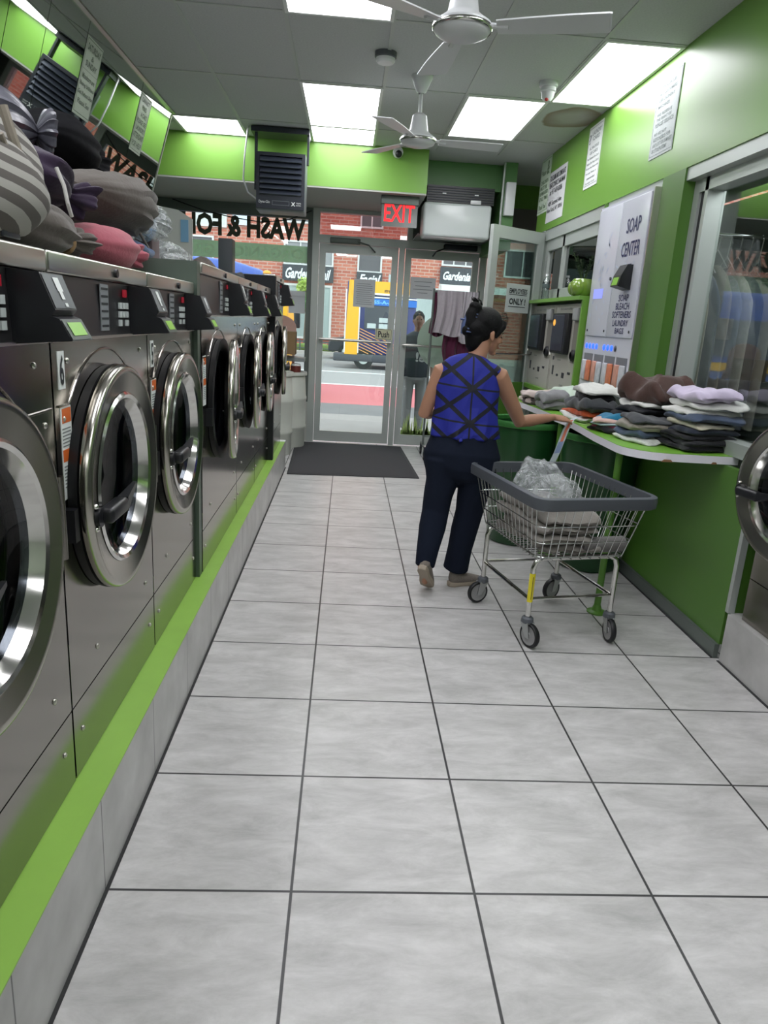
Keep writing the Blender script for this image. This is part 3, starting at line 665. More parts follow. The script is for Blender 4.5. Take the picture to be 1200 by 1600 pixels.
def washer(y0, y1, zt, xf, num, label, ajar=0, R_=0.335, zc=None, yoff=-0.06, base=KT, mirror_x=False, reader=True, detail=True, ph=0.20, keypad=True, load=None, sticker=True, depth=0.9):
    """front loader: front face at x = xf looking to +x"""
    g = 'stainless steel front-load washers on the left plinth' if not mirror_x else 'washers on the right plinth'
    yc = (y0+y1)/2; zc = zc or base+0.78; cy = yc+yoff; sgn = -1 if mirror_x else 1; hs = sgn
    t = thing('washing_machine', label, 'washing machine', (xf-sgn*0.45, yc, base), g)
    X = lambda d: xf + sgn*d
    gp = 0.003; a, b = y0+gp, y1-gp
    pz = zt - ph          # bottom of the control panel
    obj('cabinet', MB().box((X(-depth), a, base), (X(-0.40), b, zt-0.012)).box((X(-0.40), a, base), (X(-0.004), a+0.004, zt-0.012)).box((X(-0.40), b-0.004, base), (X(-0.004), b, zt-0.012))
        .box((X(-0.40), a+0.004, zt-0.016), (X(-0.004), b-0.004, zt-0.012)), mat('cabinet_side_steel', (120, 124, 120), 0.35, metal=0.8), t, smooth=False)
    fp = disc_to_rect(X(0), 0.30, a, b, base+0.215, pz-0.003, cy, zc)
    # embossed line that rises over the door
    r = R_+0.043; dz = 0.25*r/0.378; dy = math.sqrt(r*r-dz*dz); y_l = max(cy-dy, a+0.03); y_r = min(cy+dy, b-0.02); pts = [(X(0.001), a+0.02, zc+dz)]
    for k in range(25):
        th = (pi - math.asin(dz/r)) + (math.asin(dz/r) - (pi - math.asin(dz/r)))*k/24; yy = min(max(cy+r*cos(th), a+0.02), b-0.02); pts.append((X(0.001), yy, min(zc+r*sin(th), pz-0.012)))
    pts.append((X(0.001), b-0.01, zc+dz)); fp.tube(pts, 0.0035, 6)
    fpo = obj('front_panel', fp, STEEL, t, smooth=False)
    kp = obj('kick_panel', MB().box((X(-0.01), a, base+0.002), (X(0), b, base+0.21)), STEEL, t, smooth=False)
    sc = [(a+0.09, pz-0.05), (b-0.09, pz-0.05), (a+0.05, zc+0.21), (b-0.05, zc+0.21), (b-0.04, zc-0.02), (b-0.04, zc-0.05), (a+0.2, base+0.30), (b-0.1, base+0.30), (a+0.06, base+0.12), (b-0.06, base+0.12)]
    if detail:
        for (yy, zz) in sc: obj('screw', MB().sphere((X(0.001), yy, zz), (0.005, 0.008, 0.008), 8, 6), STEEL_T, fpo)
    # control panel (leans back slightly) and top trim
    cp = MB().add([(X(0), a, pz), (X(0), b, pz), (X(-0.006), b, zt-0.05), (X(-0.006), a, zt-0.05), (X(-0.04), a, pz), (X(-0.04), b, pz), (X(-0.04), b, zt-0.05), (X(-0.04), a, zt-0.05)],
                  [(0,1,2,3),(7,6,5,4),(0,4,5,1),(1,5,6,2),(2,6,7,3),(3,7,4,0)])
    cpo = obj('control_panel', cp, STEEL_D, t, smooth=False)
    obj('panel_edge', MB().box((X(-0.01), a, pz-0.003), (X(0.006), b, pz+0.004)), STEEL_T, cpo, smooth=False)
    tr = obj('top_trim', MB().rbox((X(-0.10), a, zt-0.048), (X(0.006), b, zt), 0.006), STEEL_T, t)
    obj('lock', MB().cyl((X(0.004), yc+0.07, zt-0.024), (X(0.014), yc+0.07, zt-0.024), 0.012), BLACKP, tr)
    zp = pz+0.012; Hh = ph-0.07
    if detail:
        ins = MB().box((X(-0.001), yc-0.05, zp+0.005), (X(0.002), yc+0.015, zp+Hh))
        il = obj('instruction_label', ins, mat('instruction_grey', (126, 130, 134), 0.5), cpo, smooth=False)
        lm = MB()
        for k in range(6):
            z = zp + 0.015 + k*(Hh-0.01)/6; lm.box((X(0.002), yc-0.045, z), (X(0.0028), yc+0.01, z+0.006))
        obj('printed_lines', lm, INK, il, smooth=False)
        obj('cycle_display', MB().box((X(-0.001), yc+0.155, zp+Hh-0.030), (X(0.002), yc+0.19, zp+Hh-0.008)), mat('red_display', (140, 22, 38), 0.4, emit=0.25), cpo, smooth=False)
        for q in range(8):
            yy = yc+0.11+(q % 3)*0.032; zz = zp+0.066-(q//3)*0.025
            if q == 7: yy = yc+0.11+0.064
            obj('button', MB().box((X(-0.001), yy, zz), (X(0.004), yy+0.022, zz+0.018)), PAPER_G, cpo, smooth=False)
    if reader:
        # card reader: deep dark hood with a sloping face and lit screen
        ya, yb = yc+0.225, yc+0.345; z0, z1 = pz+0.0, zt-0.055; d = 0.12
        if yb > b+0.02: ya, yb = b-0.13, b-0.01
        zm = z0+(z1-z0)*0.42
        prof = [(X(-0.004), z0), (X(d), z0+0.012), (X(d*0.80), zm-0.006), (X(d*0.66), zm), (X(d*0.74), zm+0.012), (X(d*0.5), z1), (X(-0.004), z1+0.004)]
        rd = obj('card_reader', MB().prism(prof, ya, yb, 'xz'), BLACKP, t, smooth=False)
        def face(u0, u1, w0, w1, pa, pb, off=0.0015):
            pa, pb = V((pa[0], 0, pa[1])), V((pb[0], 0, pb[1])); d_ = pb-pa; n_ = V((d_.z, 0, -d_.x)).normalized()*sgn*(1 if d_.z > 0 else -1)
            Y = lambda u: ya+(yb-ya)*u
            q = [pa+d_*w0+n_*off, pa+d_*w1+n_*off]
            return MB().quad(V((q[0].x, Y(u0), q[0].z)), V((q[0].x, Y(u1), q[0].z)), V((q[1].x, Y(u1), q[1].z)), V((q[1].x, Y(u0), q[1].z)))
        obj('face_plate', face(0.04, 0.96, 0.04, 0.96, prof[4], prof[5]), mat('reader_plate', (96, 100, 104), 0.45), rd, smooth=False)
        obj('screen_bezel', face(0.03, 0.97, 0.04, 0.96, prof[1], prof[2]), mat('reader_bezel', (66, 76, 70), 0.4), rd, smooth=False)
        obj('screen', face(0.18, 0.82, 0.22, 0.82, prof[1], prof[2], 0.003), LCD, rd, smooth=False)
        hnd = face(0.42, 0.66, 0.50, 0.88, prof[4], prof[5], 0.003); f2 = face(0.46, 0.60, 0.28, 0.50, prof[4], prof[5], 0.003); hnd.add(f2.v, f2.f); f2 = face(0.5, 0.62, 0.08, 0.18, prof[4], prof[5], 0.003); hnd.add(f2.v, f2.f)
        obj('hand_symbol', hnd, PAPER, rd, smooth=False)
    # tub behind the hole, gasket and door
    tb = obj('drum', MB().lathe([(0.30, 0.0), (0.25, -0.012), (0.235, -0.03), (0.285, -0.06), (0.285, -0.34), (0.1, -0.37), (1e-3, -0.37)], (X(0), cy, zc), (sgn, 0, 0), 48), DRUM, t)
    if load: obj('wash_load', MB().sphere((X(-0.13), cy+0.06, zc-0.02), (0.05, 0.10, 0.15), 18, 12).jitter(0.03, 9, 3), load, tb)
    obj('gasket', MB().lathe([(0.295, 0.0), (R_-0.004, 0.002), (R_+0.001, 0.026), (0.27, 0.026), (0.25, 0.01)], (X(0), cy, zc), (sgn, 0, 0), 56), BLACK, t)
    hy = cy + hs*(R_ + 0.035)
    s0 = 0.027
    ri = R_*0.69
    dm = MB().lathe([(ri, s0-0.005), (R_-0.006, s0), (R_, s0+0.006), (R_, s0+0.022), (R_-0.006, s0+0.032), (R_-0.016, s0+0.035), (R_-0.024, s0+0.032), (ri+0.022, s0+0.024), (ri+0.010, s0+0.020), (ri, s0+0.006), (ri, s0-0.005)], (X(0), cy, zc), (sgn, 0, 0), 80)
    door = obj('door', dm, mat('door_ring_steel', (176, 173, 164), 0.2, metal=1.0), t, origin=(X(s0), hy, zc), angle=50)
    ringz = obj('chrome_rim', MB().lathe([(ri+0.024, s0+0.0255), (ri+0.016, s0+0.031), (ri+0.006, s0+0.026), (ri-0.004, s0+0.002), (ri-0.012, s0-0.02)], (X(0), cy, zc), (sgn, 0, 0), 80), CHROME, door)
    obj('glass', MB().lathe([(ri-0.006, s0-0.004), (ri-0.02, s0-0.012), (0.15, s0-0.03), (0.07, s0-0.038), (1e-3, s0-0.04)], (X(0), cy, zc), (sgn, 0, 0), 56), GLASS_D, door)
    YH = lambda d: cy - hs*(R_ - d)
    # lever handle on the near side
    hz = zc-0.045
    hb = MB().cyl((X(s0+0.028), YH(0.045), hz), (X(s0+0.045), YH(0.045), hz), 0.026).rbox((X(s0+0.030), YH(0.05), hz-0.021), (X(s0+0.072), YH(0.19), hz+0.021), 0.012)
    hb.add([(X(s0+0.04), YH(0.185), hz-0.02), (X(s0+0.07), YH(0.185), hz-0.02), (X(s0+0.07), YH(0.185), hz+0.02), (X(s0+0.04), YH(0.185), hz+0.02),
              (X(s0+0.050), YH(0.30), hz+0.028), (X(s0+0.060), YH(0.30), hz+0.028), (X(s0+0.060), YH(0.30), hz+0.038), (X(s0+0.050), YH(0.30), hz+0.038)],
             [(0,1,2,3),(7,6,5,4),(0,4,5,1),(1,5,6,2),(2,6,7,3),(3,7,4,0)])
    obj('handle', hb, BLACKP, door)
    for dz_ in (-0.03, 0.03): obj('bolt', MB().sphere((X(s0+0.034), YH(0.03), hz+dz_), 0.008, 8, 6), CHROME, door)
    hi = obj('hinge', MB().box((X(0.0), hy-0.012, zc-0.09), (X(0.03), hy+hs*0.04, zc+0.09)).cyl((X(s0+0.01), hy, zc-0.10), (X(s0+0.01), hy, zc+0.10), 0.011), STEEL, t)
    obj('latch', MB().box((X(0.0), YH(-0.030), zc-0.095), (X(0.03), YH(-0.002), zc-0.01)), BLACKP, t, smooth=False)
    if ajar: door.rotation_euler = (0, 0, R(ajar))
    for s_, w_ in ((num, 0.0),):
        if s_:
            pl = obj('number_plate', MB().box((X(0), a+0.03, pz-0.115), (X(0.002), a+0.07, pz-0.025)), PAPER, t, smooth=False)
            obj('number', text_mb(s_, (X(0.002), a+0.038, pz-0.107), (0, sgn, 0), (0, 0, 1), 0.024, 0.074, bold=0.02), INK, pl, smooth=False)
    if sticker:
        y_, z_ = a+0.03, zc+0.01; sh, sw = 0.23, 0.066
        st = obj('warning_sticker', MB().box((X(0), y_, z_), (X(0.0015), y_+sw, z_+sh)), PAPER, t, smooth=False)
        obj('orange_band', MB().box((X(0.0015), y_+0.008, z_+sh-0.04), (X(0.0022), y_+sw-0.003, z_+sh-0.004)).box((X(0.0015), y_+0.003, z_+sh-0.135), (X(0.0022), y_+sw-0.003, z_+sh-0.105)), ORANGE, st, smooth=False)
        lm = MB(); z = z_+0.03
        while z < z_+sh-0.05:
            if not (z_+sh-0.145 < z < z_+sh-0.10): lm.box((X(0.0015), y_+0.006, z), (X(0.0022), y_+sw-0.008, z+0.003))
            z += 0.0085
        obj('printed_text', lm, mat('print_grey', (120, 124, 124), 0.6), st, smooth=False)
    return t
W = [(0.90, 1.712, 1.658, -0.685, '7', 'stainless front-load washer nearest the camera, cut by the left frame edge', 0, 0.325, None, -0.04),
     (1.716, 2.528, 1.658, -0.685, '6', 'stainless front-load washer with a 6 plate and pale blue laundry inside', 0, 0.325, 'blue', -0.04),
     (2.532, 3.285, 1.658, -0.685, '5', 'stainless front-load washer with a 5 plate, just before the taller washers', 0, 0.322, None, -0.035)]
BLUEL = mat('blue_laundry', (150, 178, 200), 0.8, noise_amt=0.3, noise_scale=14)
for y0, y1, zt, xf, num, lb, aj, R_, ld, yo in W:
    washer(y0, y1, zt, xf, num, lb, aj, R_, yoff=yo, load=BLUEL if ld else None, zc=1.06)
washer(0.08, 0.896, 1.658, -0.685, None, 'stainless washer beside the camera, out of the frame', detail=False, zc=1.065, R_=0.335)
G2 = [(3.355, 4.435, 'taller washer just beyond washer 5, door standing ajar', 6), (4.44, 5.335, 'second of the three taller washers, door ajar', 5), (5.34, 6.24, 'third of the taller washers, next to the dark post', 3)]
for y0, y1, lb, aj in G2:
    washer(y0, y1, 1.75, -0.665, None, lb, aj, R_=0.31, zc=1.10, yoff=-0.10 if y0 < 3.5 else -0.03, ph=0.23)
# last, tallest machine at the end of the row
washer(6.32, 7.20, 1.87, -0.64, None, 'tallest washer at the far end of the row, past the dark post', 4, R_=0.31, zc=1.14, yoff=-0.08, ph=0.25)
struct('trim_13', MB().box((-1.5, 3.29, KT), (-0.668, 3.35, 1.75)), mat('side_panel_green_grey', (92, 106, 96), 0.4, metal=0.5))
struct('trim_14', MB().box((-1.5, 6.25, KT), (-0.62, 6.315, 1.85)), mat('side_panel_black', (36, 38, 42), 0.4, metal=0.5))

# right side: one washer partly in view
washer(2.26, 3.095, 1.24, 1.965, None, 'grey washer at the right frame edge beside the green panel, its door ajar', 9, R_=0.31, zc=0.95, yoff=0.12, base=0.255, mirror_x=True, sticker=False, ph=0.06, reader=False, detail=False, depth=0.6)

# ------------------------------------------------------------------ laundry bags on the machines
def cloth(name, col, na=0.12, ns=30, rough=0.85, bump=0.25, bs=70):
    return mat(name, col, rough, noise_amt=na, noise_scale=ns, bump=bump, bump_scale=bs, sheen=0.2, spec=0.2, bd=0.006)

def sack_mb(c, dims, axis=(0, 1, 0), seed=0, neck=0.16, ridges=11, ramp=0.05, base_z=None, ruff=0.06, n=72, m=46):
    """stuffed bag tied at one end; axis points to the tie"""
    c = V(c); ax = V(axis).normalized(); u = ax.cross(V((0, 0, 1)));
    if u.length < 0.1: u = V((1, 0, 0))
    u.normalize(); v_ = u.cross(ax); rnd = random.Random(seed); ph = [rnd.random()*6.28 for _ in range(4)]
    L, A_, B_ = dims; vs = []
    for i in range(m+1):
        s = i/m
        if s < 0.86:
            q = s/0.86; r = math.sin(min(1, q*1.0)*pi*0.5*1.9)**0.62 if q < 0.98 else 0
            r = max(0.02, (math.sin(pi*(0.02+0.96*q)))**0.55)
            if q > 0.5: r = r*(1-(q-0.5)*2*0.15)
            if q > 0.8: r = max(neck, r)
            h = -1 + 1.75*q
        else:
            q = (s-0.86)/0.14; r = neck + ruff/min(A_, B_)*math.sin(q*pi*0.6)*1.3; h = 0.75+0.30*q
        for k in range(n):
            a = 2*pi*k/n; amp = ramp*(0.25+max(0, s-0.25)*1.9)
            rr = r*(1 + amp*(math.sin(ridges*a+ph[0]+1.5*s) + 0.6*math.sin((ridges*2-3)*a+ph[1]-s*2)))
            p = c + ax*(h*L) + u*(cos(a)*rr*A_) + v_*(sin(a)*rr*B_); vs.append(p)
    fs = [(i*n+k, i*n+(k+1) % n, (i+1)*n+(k+1) % n, (i+1)*n+k) for i in range(m) for k in range(n)]
    fs.append(tuple(reversed(range(n)))); fs.append(tuple(range(m*n, (m+1)*n)))
    mb = MB().add(vs, fs); mb.jitter(min(A_, B_)*0.22, 3.2, seed); mb.jitter(min(A_, B_)*0.07, 11, seed+5)
    if base_z is not None:
        for p in mb.v:
            if p.z < base_z + 0.02: p.z = base_z + 0.02*math.exp((p.z-base_z-0.02)*20)
            pass
    return mb
def tie(c, ax, r, th=0.012):
    ax = V(ax).normalized(); u = ax.orthogonal().normalized(); w_ = ax.cross(u)
    return MB().tube([V(c)+(u*cos(2*pi*k/16)+w_*sin(2*pi*k/16))*r for k in range(16)], th, 6, closed=True)
Z1 = 1.664; Z2 = 1.757
GREYB = cloth('grey_brown_cloth', (86, 80, 75)); 
# striped sack
def stripes():
    m = bpy.data.materials.new('striped_cloth'); m.use_nodes = True; nt = m.node_tree; N = nt.nodes; L = nt.links; b = N['Principled BSDF']
    tc = N.new('ShaderNodeTexCoord'); mp = N.new('ShaderNodeMapping'); mp.inputs['Rotation'].default_value = (R(18), R(6), 0); L.new(tc.outputs['Object'], mp.inputs[0])
    wv = N.new('ShaderNodeTexWave'); wv.bands_direction = 'Z'; wv.inputs['Scale'].default_value = 7.5; wv.inputs['Distortion'].default_value = 0.7; wv.inputs['Detail'].default_value = 1; L.new(mp.outputs[0], wv.inputs[0])
    cr = N.new('ShaderNodeValToRGB'); cr.color_ramp.interpolation = 'CONSTANT'; e = cr.color_ramp.elements; e[0].color = lin((84, 80, 76)) + (1,); e[1].position = 0.5; e[1].color = lin((150, 148, 142)) + (1,)
    L.new(wv.outputs[0], cr.inputs[0]); L.new(cr.outputs[0], b.inputs['Base Color']); b.inputs['Roughness'].default_value = 0.9; return m
t = obj('laundry_sack', sack_mb((-1.01, 1.72, 1.85), (0.23, 0.29, 0.38), (0, -0.2, 1), 1, neck=0.2, ridges=7, ramp=0.02, base_z=Z1), stripes())
tag(t, 'large grey sack with pale horizontal stripes at the left edge, on washer 6', 'laundry bag')
obj('drawstring', MB().tube([at(4, 165, 0, -0.76), at(20, 215, 0, -0.745), at(36, 262, 0, -0.735), at(53, 288, 0, -0.73)], 0.011).tube([at(0, 208, 0, -0.74), at(22, 262, 0, -0.735), at(50, 308, 0, -0.73)], 0.007), cloth('drawstring_beige', (140, 132, 120)), t)
tg = obj('label_patch', MB().rbox((-0.735, 1.62, 1.672), (-0.727, 1.70, 1.70), 0.003), DARKH, t)
# grey plastic sack
PG = mat('grey_plastic_film', (92, 92, 102), 0.32, spec=0.5, noise_amt=0.12, noise_scale=8, bump=0.5, bump_scale=9)
t = obj('laundry_sack', sack_mb((-1.20, 2.66, 2.10), (0.16, 0.19, 0.12), (0.85, 0.5, -0.05), 7, neck=0.10, ridges=13, ramp=0.05, ruff=0.05), PG)
tag(t, 'shiny grey plastic bag twisted shut, between the striped sack and the black bag', 'laundry bag')
# purple cloth
t = obj('laundry_sack', sack_mb((-1.05, 2.60, 1.93), (0.15, 0.18, 0.085), (0.6, 0.7, -0.3), 11, neck=0.35, ridges=7, ramp=0.09, ruff=0.025), cloth('purple_cloth', (50, 38, 58)))
tag(t, 'dark purple cloth bag under the grey plastic bag', 'laundry bag')
obj('drawstring', MB().tube([at(88, 262, 0, -0.86), at(100, 290, 0, -0.84), at(106, 318, 0, -0.83), at(112, 338, 0, -0.83)], 0.006), cloth('drawstring_white', (190, 188, 184)), t)
# black bag
t = obj('laundry_sack', sack_mb((-1.33, 3.62, 2.225), (0.31, 0.18, 0.125), (0.0, 1, -0.06), 5, neck=0.5, ridges=9, ramp=0.05, ruff=0.02), mat('black_bag', (12, 12, 16), 0.75, bump=0.3, bump_scale=25, spec=0.12, bd=0.006))
tag(t, 'black laundry bag lying on the big taupe bag against the mirror', 'laundry bag')
# bottom taupe bag
t = obj('laundry_sack', sack_mb((-0.95, 2.22, 1.75), (0.30, 0.17, 0.085), (0.12, 1, -0.08), 21, neck=0.22, ridges=9, ramp=0.06, base_z=Z1, ruff=0.02), GREYB)
tag(t, 'taupe cloth bag with tied neck at the front edge of the washers', 'laundry bag')
obj('tie_cord', tie((-0.92, 2.445, 1.735), (0.12, 1, -0.05), 0.04, 0.011), cloth('cord_tan', (150, 122, 88)), t)
# pink bag
t = obj('laundry_sack', sack_mb((-0.96, 2.92, 1.75), (0.30, 0.16, 0.085), (0.0, 1, -0.02), 31, neck=0.3, ridges=8, ramp=0.05, base_z=Z1, ruff=0.025), cloth('pink_cloth', (158, 82, 94)))
tag(t, 'pink laundry bag knotted at one end on the washers', 'laundry bag')
# big taupe bag
t = obj('laundry_sack', sack_mb((-1.14, 3.58, 1.985), (0.43, 0.24, 0.135), (0.0, 1, 0.0), 41, neck=0.14, ridges=13, ramp=0.05, ruff=0.03), GREYB)
tag(t, 'big taupe laundry bag under the black one, its neck tied towards the window', 'laundry bag')
obj('tie_cord', tie((-1.17, 3.93, 1.99), (0, 1, 0), 0.035, 0.010), cloth('cord_grey', (110, 104, 98)), t)
obj('drawstring', MB().tube([(-1.12, 3.93, 1.97), (-1.08, 3.92, 1.9), (-1.06, 3.94, 1.86), (-1.05, 3.97, 1.83)], 0.007), MATS['cord_grey'], t)
PF = plastic_film('clear_crinkled_film', opacity=0.45)
t = obj('plastic_bag', sack_mb((-1.16, 4.26, 1.99), (0.24, 0.15, 0.11), (0.1, -1, 0.1), 51, neck=0.2, ridges=13, ramp=0.09), PF); tag(t, 'clear crinkled plastic bag hanging over the end of the big taupe bag', 'plastic bag')
obj('blue_contents', MB().sphere((-1.16, 4.30, 1.97), (0.07, 0.10, 0.06), 14, 10).jitter(0.03, 9, 2), cloth('pale_blue_cloth', (150, 172, 200)), t)
t = obj('folded_clothing', MB().sphere((-1.10, 3.65, 1.80), (0.14, 0.28, 0.05), 24, 14).jitter(0.03, 6, 4), cloth('denim_blue', (66, 88, 122))); tag(t, 'blue garment squashed beneath the big taupe bag, beside the pink bag', 'clothing')
t = obj('plastic_bag', sack_mb((-1.18, 4.85, 1.85), (0.26, 0.15, 0.09), (-0.3, -1, 0.1), 61, neck=0.2, ridges=11, ramp=0.08, base_z=Z2), PF); tag(t, 'loose clear plastic bag of white things on the taller washer', 'plastic bag')
obj('white_contents', MB().sphere((-1.18, 4.88, 1.83), (0.10, 0.15, 0.06), 18, 12).jitter(0.04, 8, 6), cloth('white_cloth', (208, 210, 210)), t)
t = obj('storage_box', MB().rbox((-1.22, 4.30, Z2), (-1.12, 4.46, 1.93), 0.006), mat('mauve_box', (112, 96, 100), 0.6)); tag(t, 'narrow mauve box standing beside the loose clear plastic bag', 'box')
t = obj('crumpled_garment', MB().sphere((-1.05, 5.30, 1.80), (0.12, 0.34, 0.065), 40, 24).jitter(0.055, 7, 9).jitter(0.02, 20, 3), cloth('brown_cloth', (92, 82, 74))); tag(t, 'crumpled brown clothes on top of the taller washers', 'clothing')
t = obj('crumpled_garment', MB().sphere((-0.93, 6.0, 1.80), (0.09, 0.22, 0.05), 26, 16).jitter(0.03, 9, 12), mat('black_cloth', (26, 27, 31), 0.8)); tag(t, 'small black garment at the end of the taller washers', 'clothing')
t = obj('shirt_board', MB().prism([(-1.80, 1.9), (-1.46, 1.9), (-1.455, 2.33), (-1.58, 2.40), (-1.80, 2.43)], 6.98, 7.0, 'xz'), mat('pale_board', (188, 190, 186), 0.5)); tag(t, 'pale upright board with a blue label behind the bags, by the window', 'board')
obj('blue_label', MB().box((-1.56, 6.975, 2.13), (-1.49, 6.979, 2.32)), mat('blue_label', (120, 166, 200), 0.5), t, smooth=False)
t = thing('speaker_box', 'grey upright box standing by the window behind the far washers', 'box', (-1.34, 8.2, 1.2))
obj('body', MB().rbox((-1.42, 8.1, 1.9), (-1.27, 8.3, 2.29), 0.01).box((-1.5, 8.0, 1.88), (-1.2, 8.4, 1.9)).box((-1.36, 8.19, 0), (-1.33, 8.22, 1.88)), GREYP, t)

# ------------------------------------------------------------------ far left corner: drums, box, chair
WB = mat('barrel_plastic', (205, 207, 198), 0.45, noise_amt=0.04, noise_scale=6)
def barrel(x, y, h, r, label):
    t = thing('plastic_drum', label, 'drum', (x, y, 0), 'white plastic drums by the window')
    obj('shell', MB().lathe([(1e-3, 0), (r*0.9, 0.0), (r*0.94, 0.02), (r*0.94, h*0.24), (r, h*0.26), (r, h*0.29), (r*0.97, h*0.31), (r*0.97, h*0.62), (r, h*0.64), (r, h*0.67), (r*0.96, h*0.69), (r*0.9, h*0.93), (r*0.86, h*0.96), (1e-3, h*0.96)], (x, y, 0)), WB, t)
    obj('rim', MB().lathe([(r*0.86, h*0.95), (r*0.99, h*0.955), (r, h*0.975), (r*0.98, h), (r*0.9, h*0.985), (r*0.86, h*0.96)], (x, y, 0)), WB, t)
barrel(-0.80, 8.12, 0.93, 0.215, 'white plastic drum nearest the end of the washer row')
barrel(-0.68, 8.66, 0.90, 0.215, 'white plastic drum further back against the window, red-brown jar on top')
t = thing('food_jar', 'red-brown jar with white lid standing on the drum', 'jar', (-0.6, 8.6, 0.90)); obj('jar', MB().cyl((-0.6, 8.6, 0.885), (-0.6, 8.6, 0.97), 0.062), mat('jar_brown', (112, 52, 46), 0.4), t); obj('lid', MB().lathe([(0.06, 0.97), (0.055, 0.99), (1e-3, 1.0)], (-0.6, 8.6, 0)), WHITE, t)
t = thing('plastic_tub', 'dark tub with pale lids behind the jar on the drum', 'tub', (-0.86, 8.62, 0.90)); obj('tub', MB().rbox((-0.97, 8.56, 0.885), (-0.76, 8.70, 0.96), 0.01), BLACKP, t)
for x in (-0.95, -0.85): obj('lid', MB().rbox((x, 8.57, 0.96), (x+0.08, 8.69, 1.02), 0.01), PAPER, t)
t = obj('grey_board', MB().prism([(-1.1, 1.02), (-0.50, 1.02), (-0.50, 1.06), (-1.1, 1.10)], 8.55, 8.85, 'xz'), mat('board_grey', (140, 146, 146), 0.4)); tag(t, 'grey board lying across the white drums', 'board')
t = thing('cardboard_box', 'small brown cardboard box on top of the white drums', 'box', (-0.78, 8.5, 1.1))
obj('carton', MB().box((-0.90, 8.40, 1.105), (-0.60, 8.66, 1.355)), mat('cardboard', (132, 108, 76), 0.8, noise_amt=0.06), t, smooth=False)
obj('flap', MB().box((-0.90, 8.40, 1.356), (-0.755, 8.66, 1.36)).box((-0.75, 8.40, 1.356), (-0.60, 8.66, 1.36)), MATS['cardboard'], t, smooth=False)
t = thing('chair_back', 'pinkish moulded chair back behind the cardboard box', 'chair', (-0.8, 8.8, 1.36))
mb = MB()
obj('shell', mb.prism([(-1.02, 1.10), (-0.62, 1.10)] + [(-0.82+0.20*cos(pi*k/12), 1.40+0.14*sin(pi*k/12)) for k in range(13)], 8.80, 8.83, 'xz').box((-1.0, 8.78, 0), (-0.97, 8.81, 1.2)).box((-0.67, 8.9, 0), (-0.64, 8.93, 1.2)), mat('moulded_pink', (196, 160, 148), 0.4), t)

# entrance mat
a, b, c, d = at(448, 741, 2, 0), at(655, 748, 2, 0), at(625, 697, 2, 0), at(462, 690, 2, 0)
d.y = min(d.y, 8.95); c.y = min(c.y, 8.95)
t = thing('entrance_mat', 'dark grey entrance mat on the floor in front of the glass doors', 'mat', ((a+b+c+d)/4))
obj('carpet', MB().add([a+V((0.03, 0.03, 0.008)), b+V((-0.03, 0.03, 0.008)), c+V((-0.03, -0.03, 0.008)), d+V((0.03, -0.03, 0.008))], [(0, 1, 2, 3)]), mat('mat_pile', (62, 61, 64), 0.95, noise_amt=0.2, noise_scale=120), t, smooth=False)
obj('rubber_edge', MB().add([a, b, c, d] + [p + V((0, 0, 0.007)) for p in (a, b, c, d)], [(4,5,6,7),(0,1,5,4),(1,2,6,5),(2,3,7,6),(3,0,4,7)]), mat('mat_edge', (44, 44, 47), 0.7), t, smooth=False)

# ------------------------------------------------------------------ lettering and papers on the street glass
GL = 9.074
DEC = mat('decal_olive', (78, 84, 70), 0.6); DG = mat('decal_green', (206, 230, 208), 0.5, translucent=0.85); DGL = mat('decal_green_light', (244, 250, 244), 0.5, translucent=0.85)
X_ = (-1, 0, 0)
t = obj('window_lettering', text_mb('WASH & FOLD', (-0.56, GL, 2.40), X_, U, 1.58, 0.25, bold=0.045), DEC, smooth=False); tag(t, 'large dark letters WASH & FOLD on the left street window, seen reversed', 'lettering')
# baseline follows the glass; the letters stand upright
t = thing('window_band', 'translucent green band with faint ORGANIC & GREEN letters on the left window', 'decal', (-1.3, GL, 2.15))
obj('band', MB().box((-2.24, GL, 2.155), (-0.53, GL+0.002, 2.345)), DG, t, smooth=False)
obj('lettering', text_mb('ORGANIC & GREEN', (-0.58, GL-0.002, 2.19), X_, U, 1.6, 0.12, bold=0.03), DGL, t, smooth=False)
XR = (1, 0, 0)
def gridlines(n, b=.1, t_=.9, bold=.01):
    return [('_', .12+(.04 if i % 3 else 0), .88-(.1 if i % 4 == 2 else 0), b+(t_-b)*i/n, b+(t_-b)*i/n+.018) for i in range(n)]
sheet('door_notice', 'closely printed notice taped inside the left door, above the Push sign', 'notice', (0.045, 9.06, 1.69), XR, U, 0.26, 0.325, gridlines(11), PAPER_T, mat('faint_print', (150, 156, 160), 0.7))
sheet('push_sign', 'small hand-lettered Push sign on the left door above the bar', 'sign', (0.335, 9.06, 1.315), XR, U, 0.21, 0.13, [('Push', .18, .84, .2, .8, .02)], mat('sign_cream', (212, 212, 180), 0.6), INK, border=0.06)
sheet('window_notice', 'pale hours notice stuck on the glass of the right door', 'notice', (0.73, 9.06, 1.83), XR, U, 0.31, 0.25, [('_', .15, .85, .78, .81), ('_', .2, .8, .58, .61), ('_', .12, .88, .42, .45), ('_', .3, .7, .26, .29)], PAPER_T, MATS['faint_print'])
sheet('window_notice', 'pale notice on the left window beside the door post, its print showing through', 'notice', (-0.54, GL, 1.57), X_, U, 0.2, 0.26, [('Business Attention', .08, .92, .74, .80), ('as Listed & Directly', .06, .94, .62, .68), ('7 DUE - 11PM', .14, .86, .50, .57), ('Detail-Inquire ASAP', .08, .92, .38, .44)], PAPER_T, MATS['faint_print'])
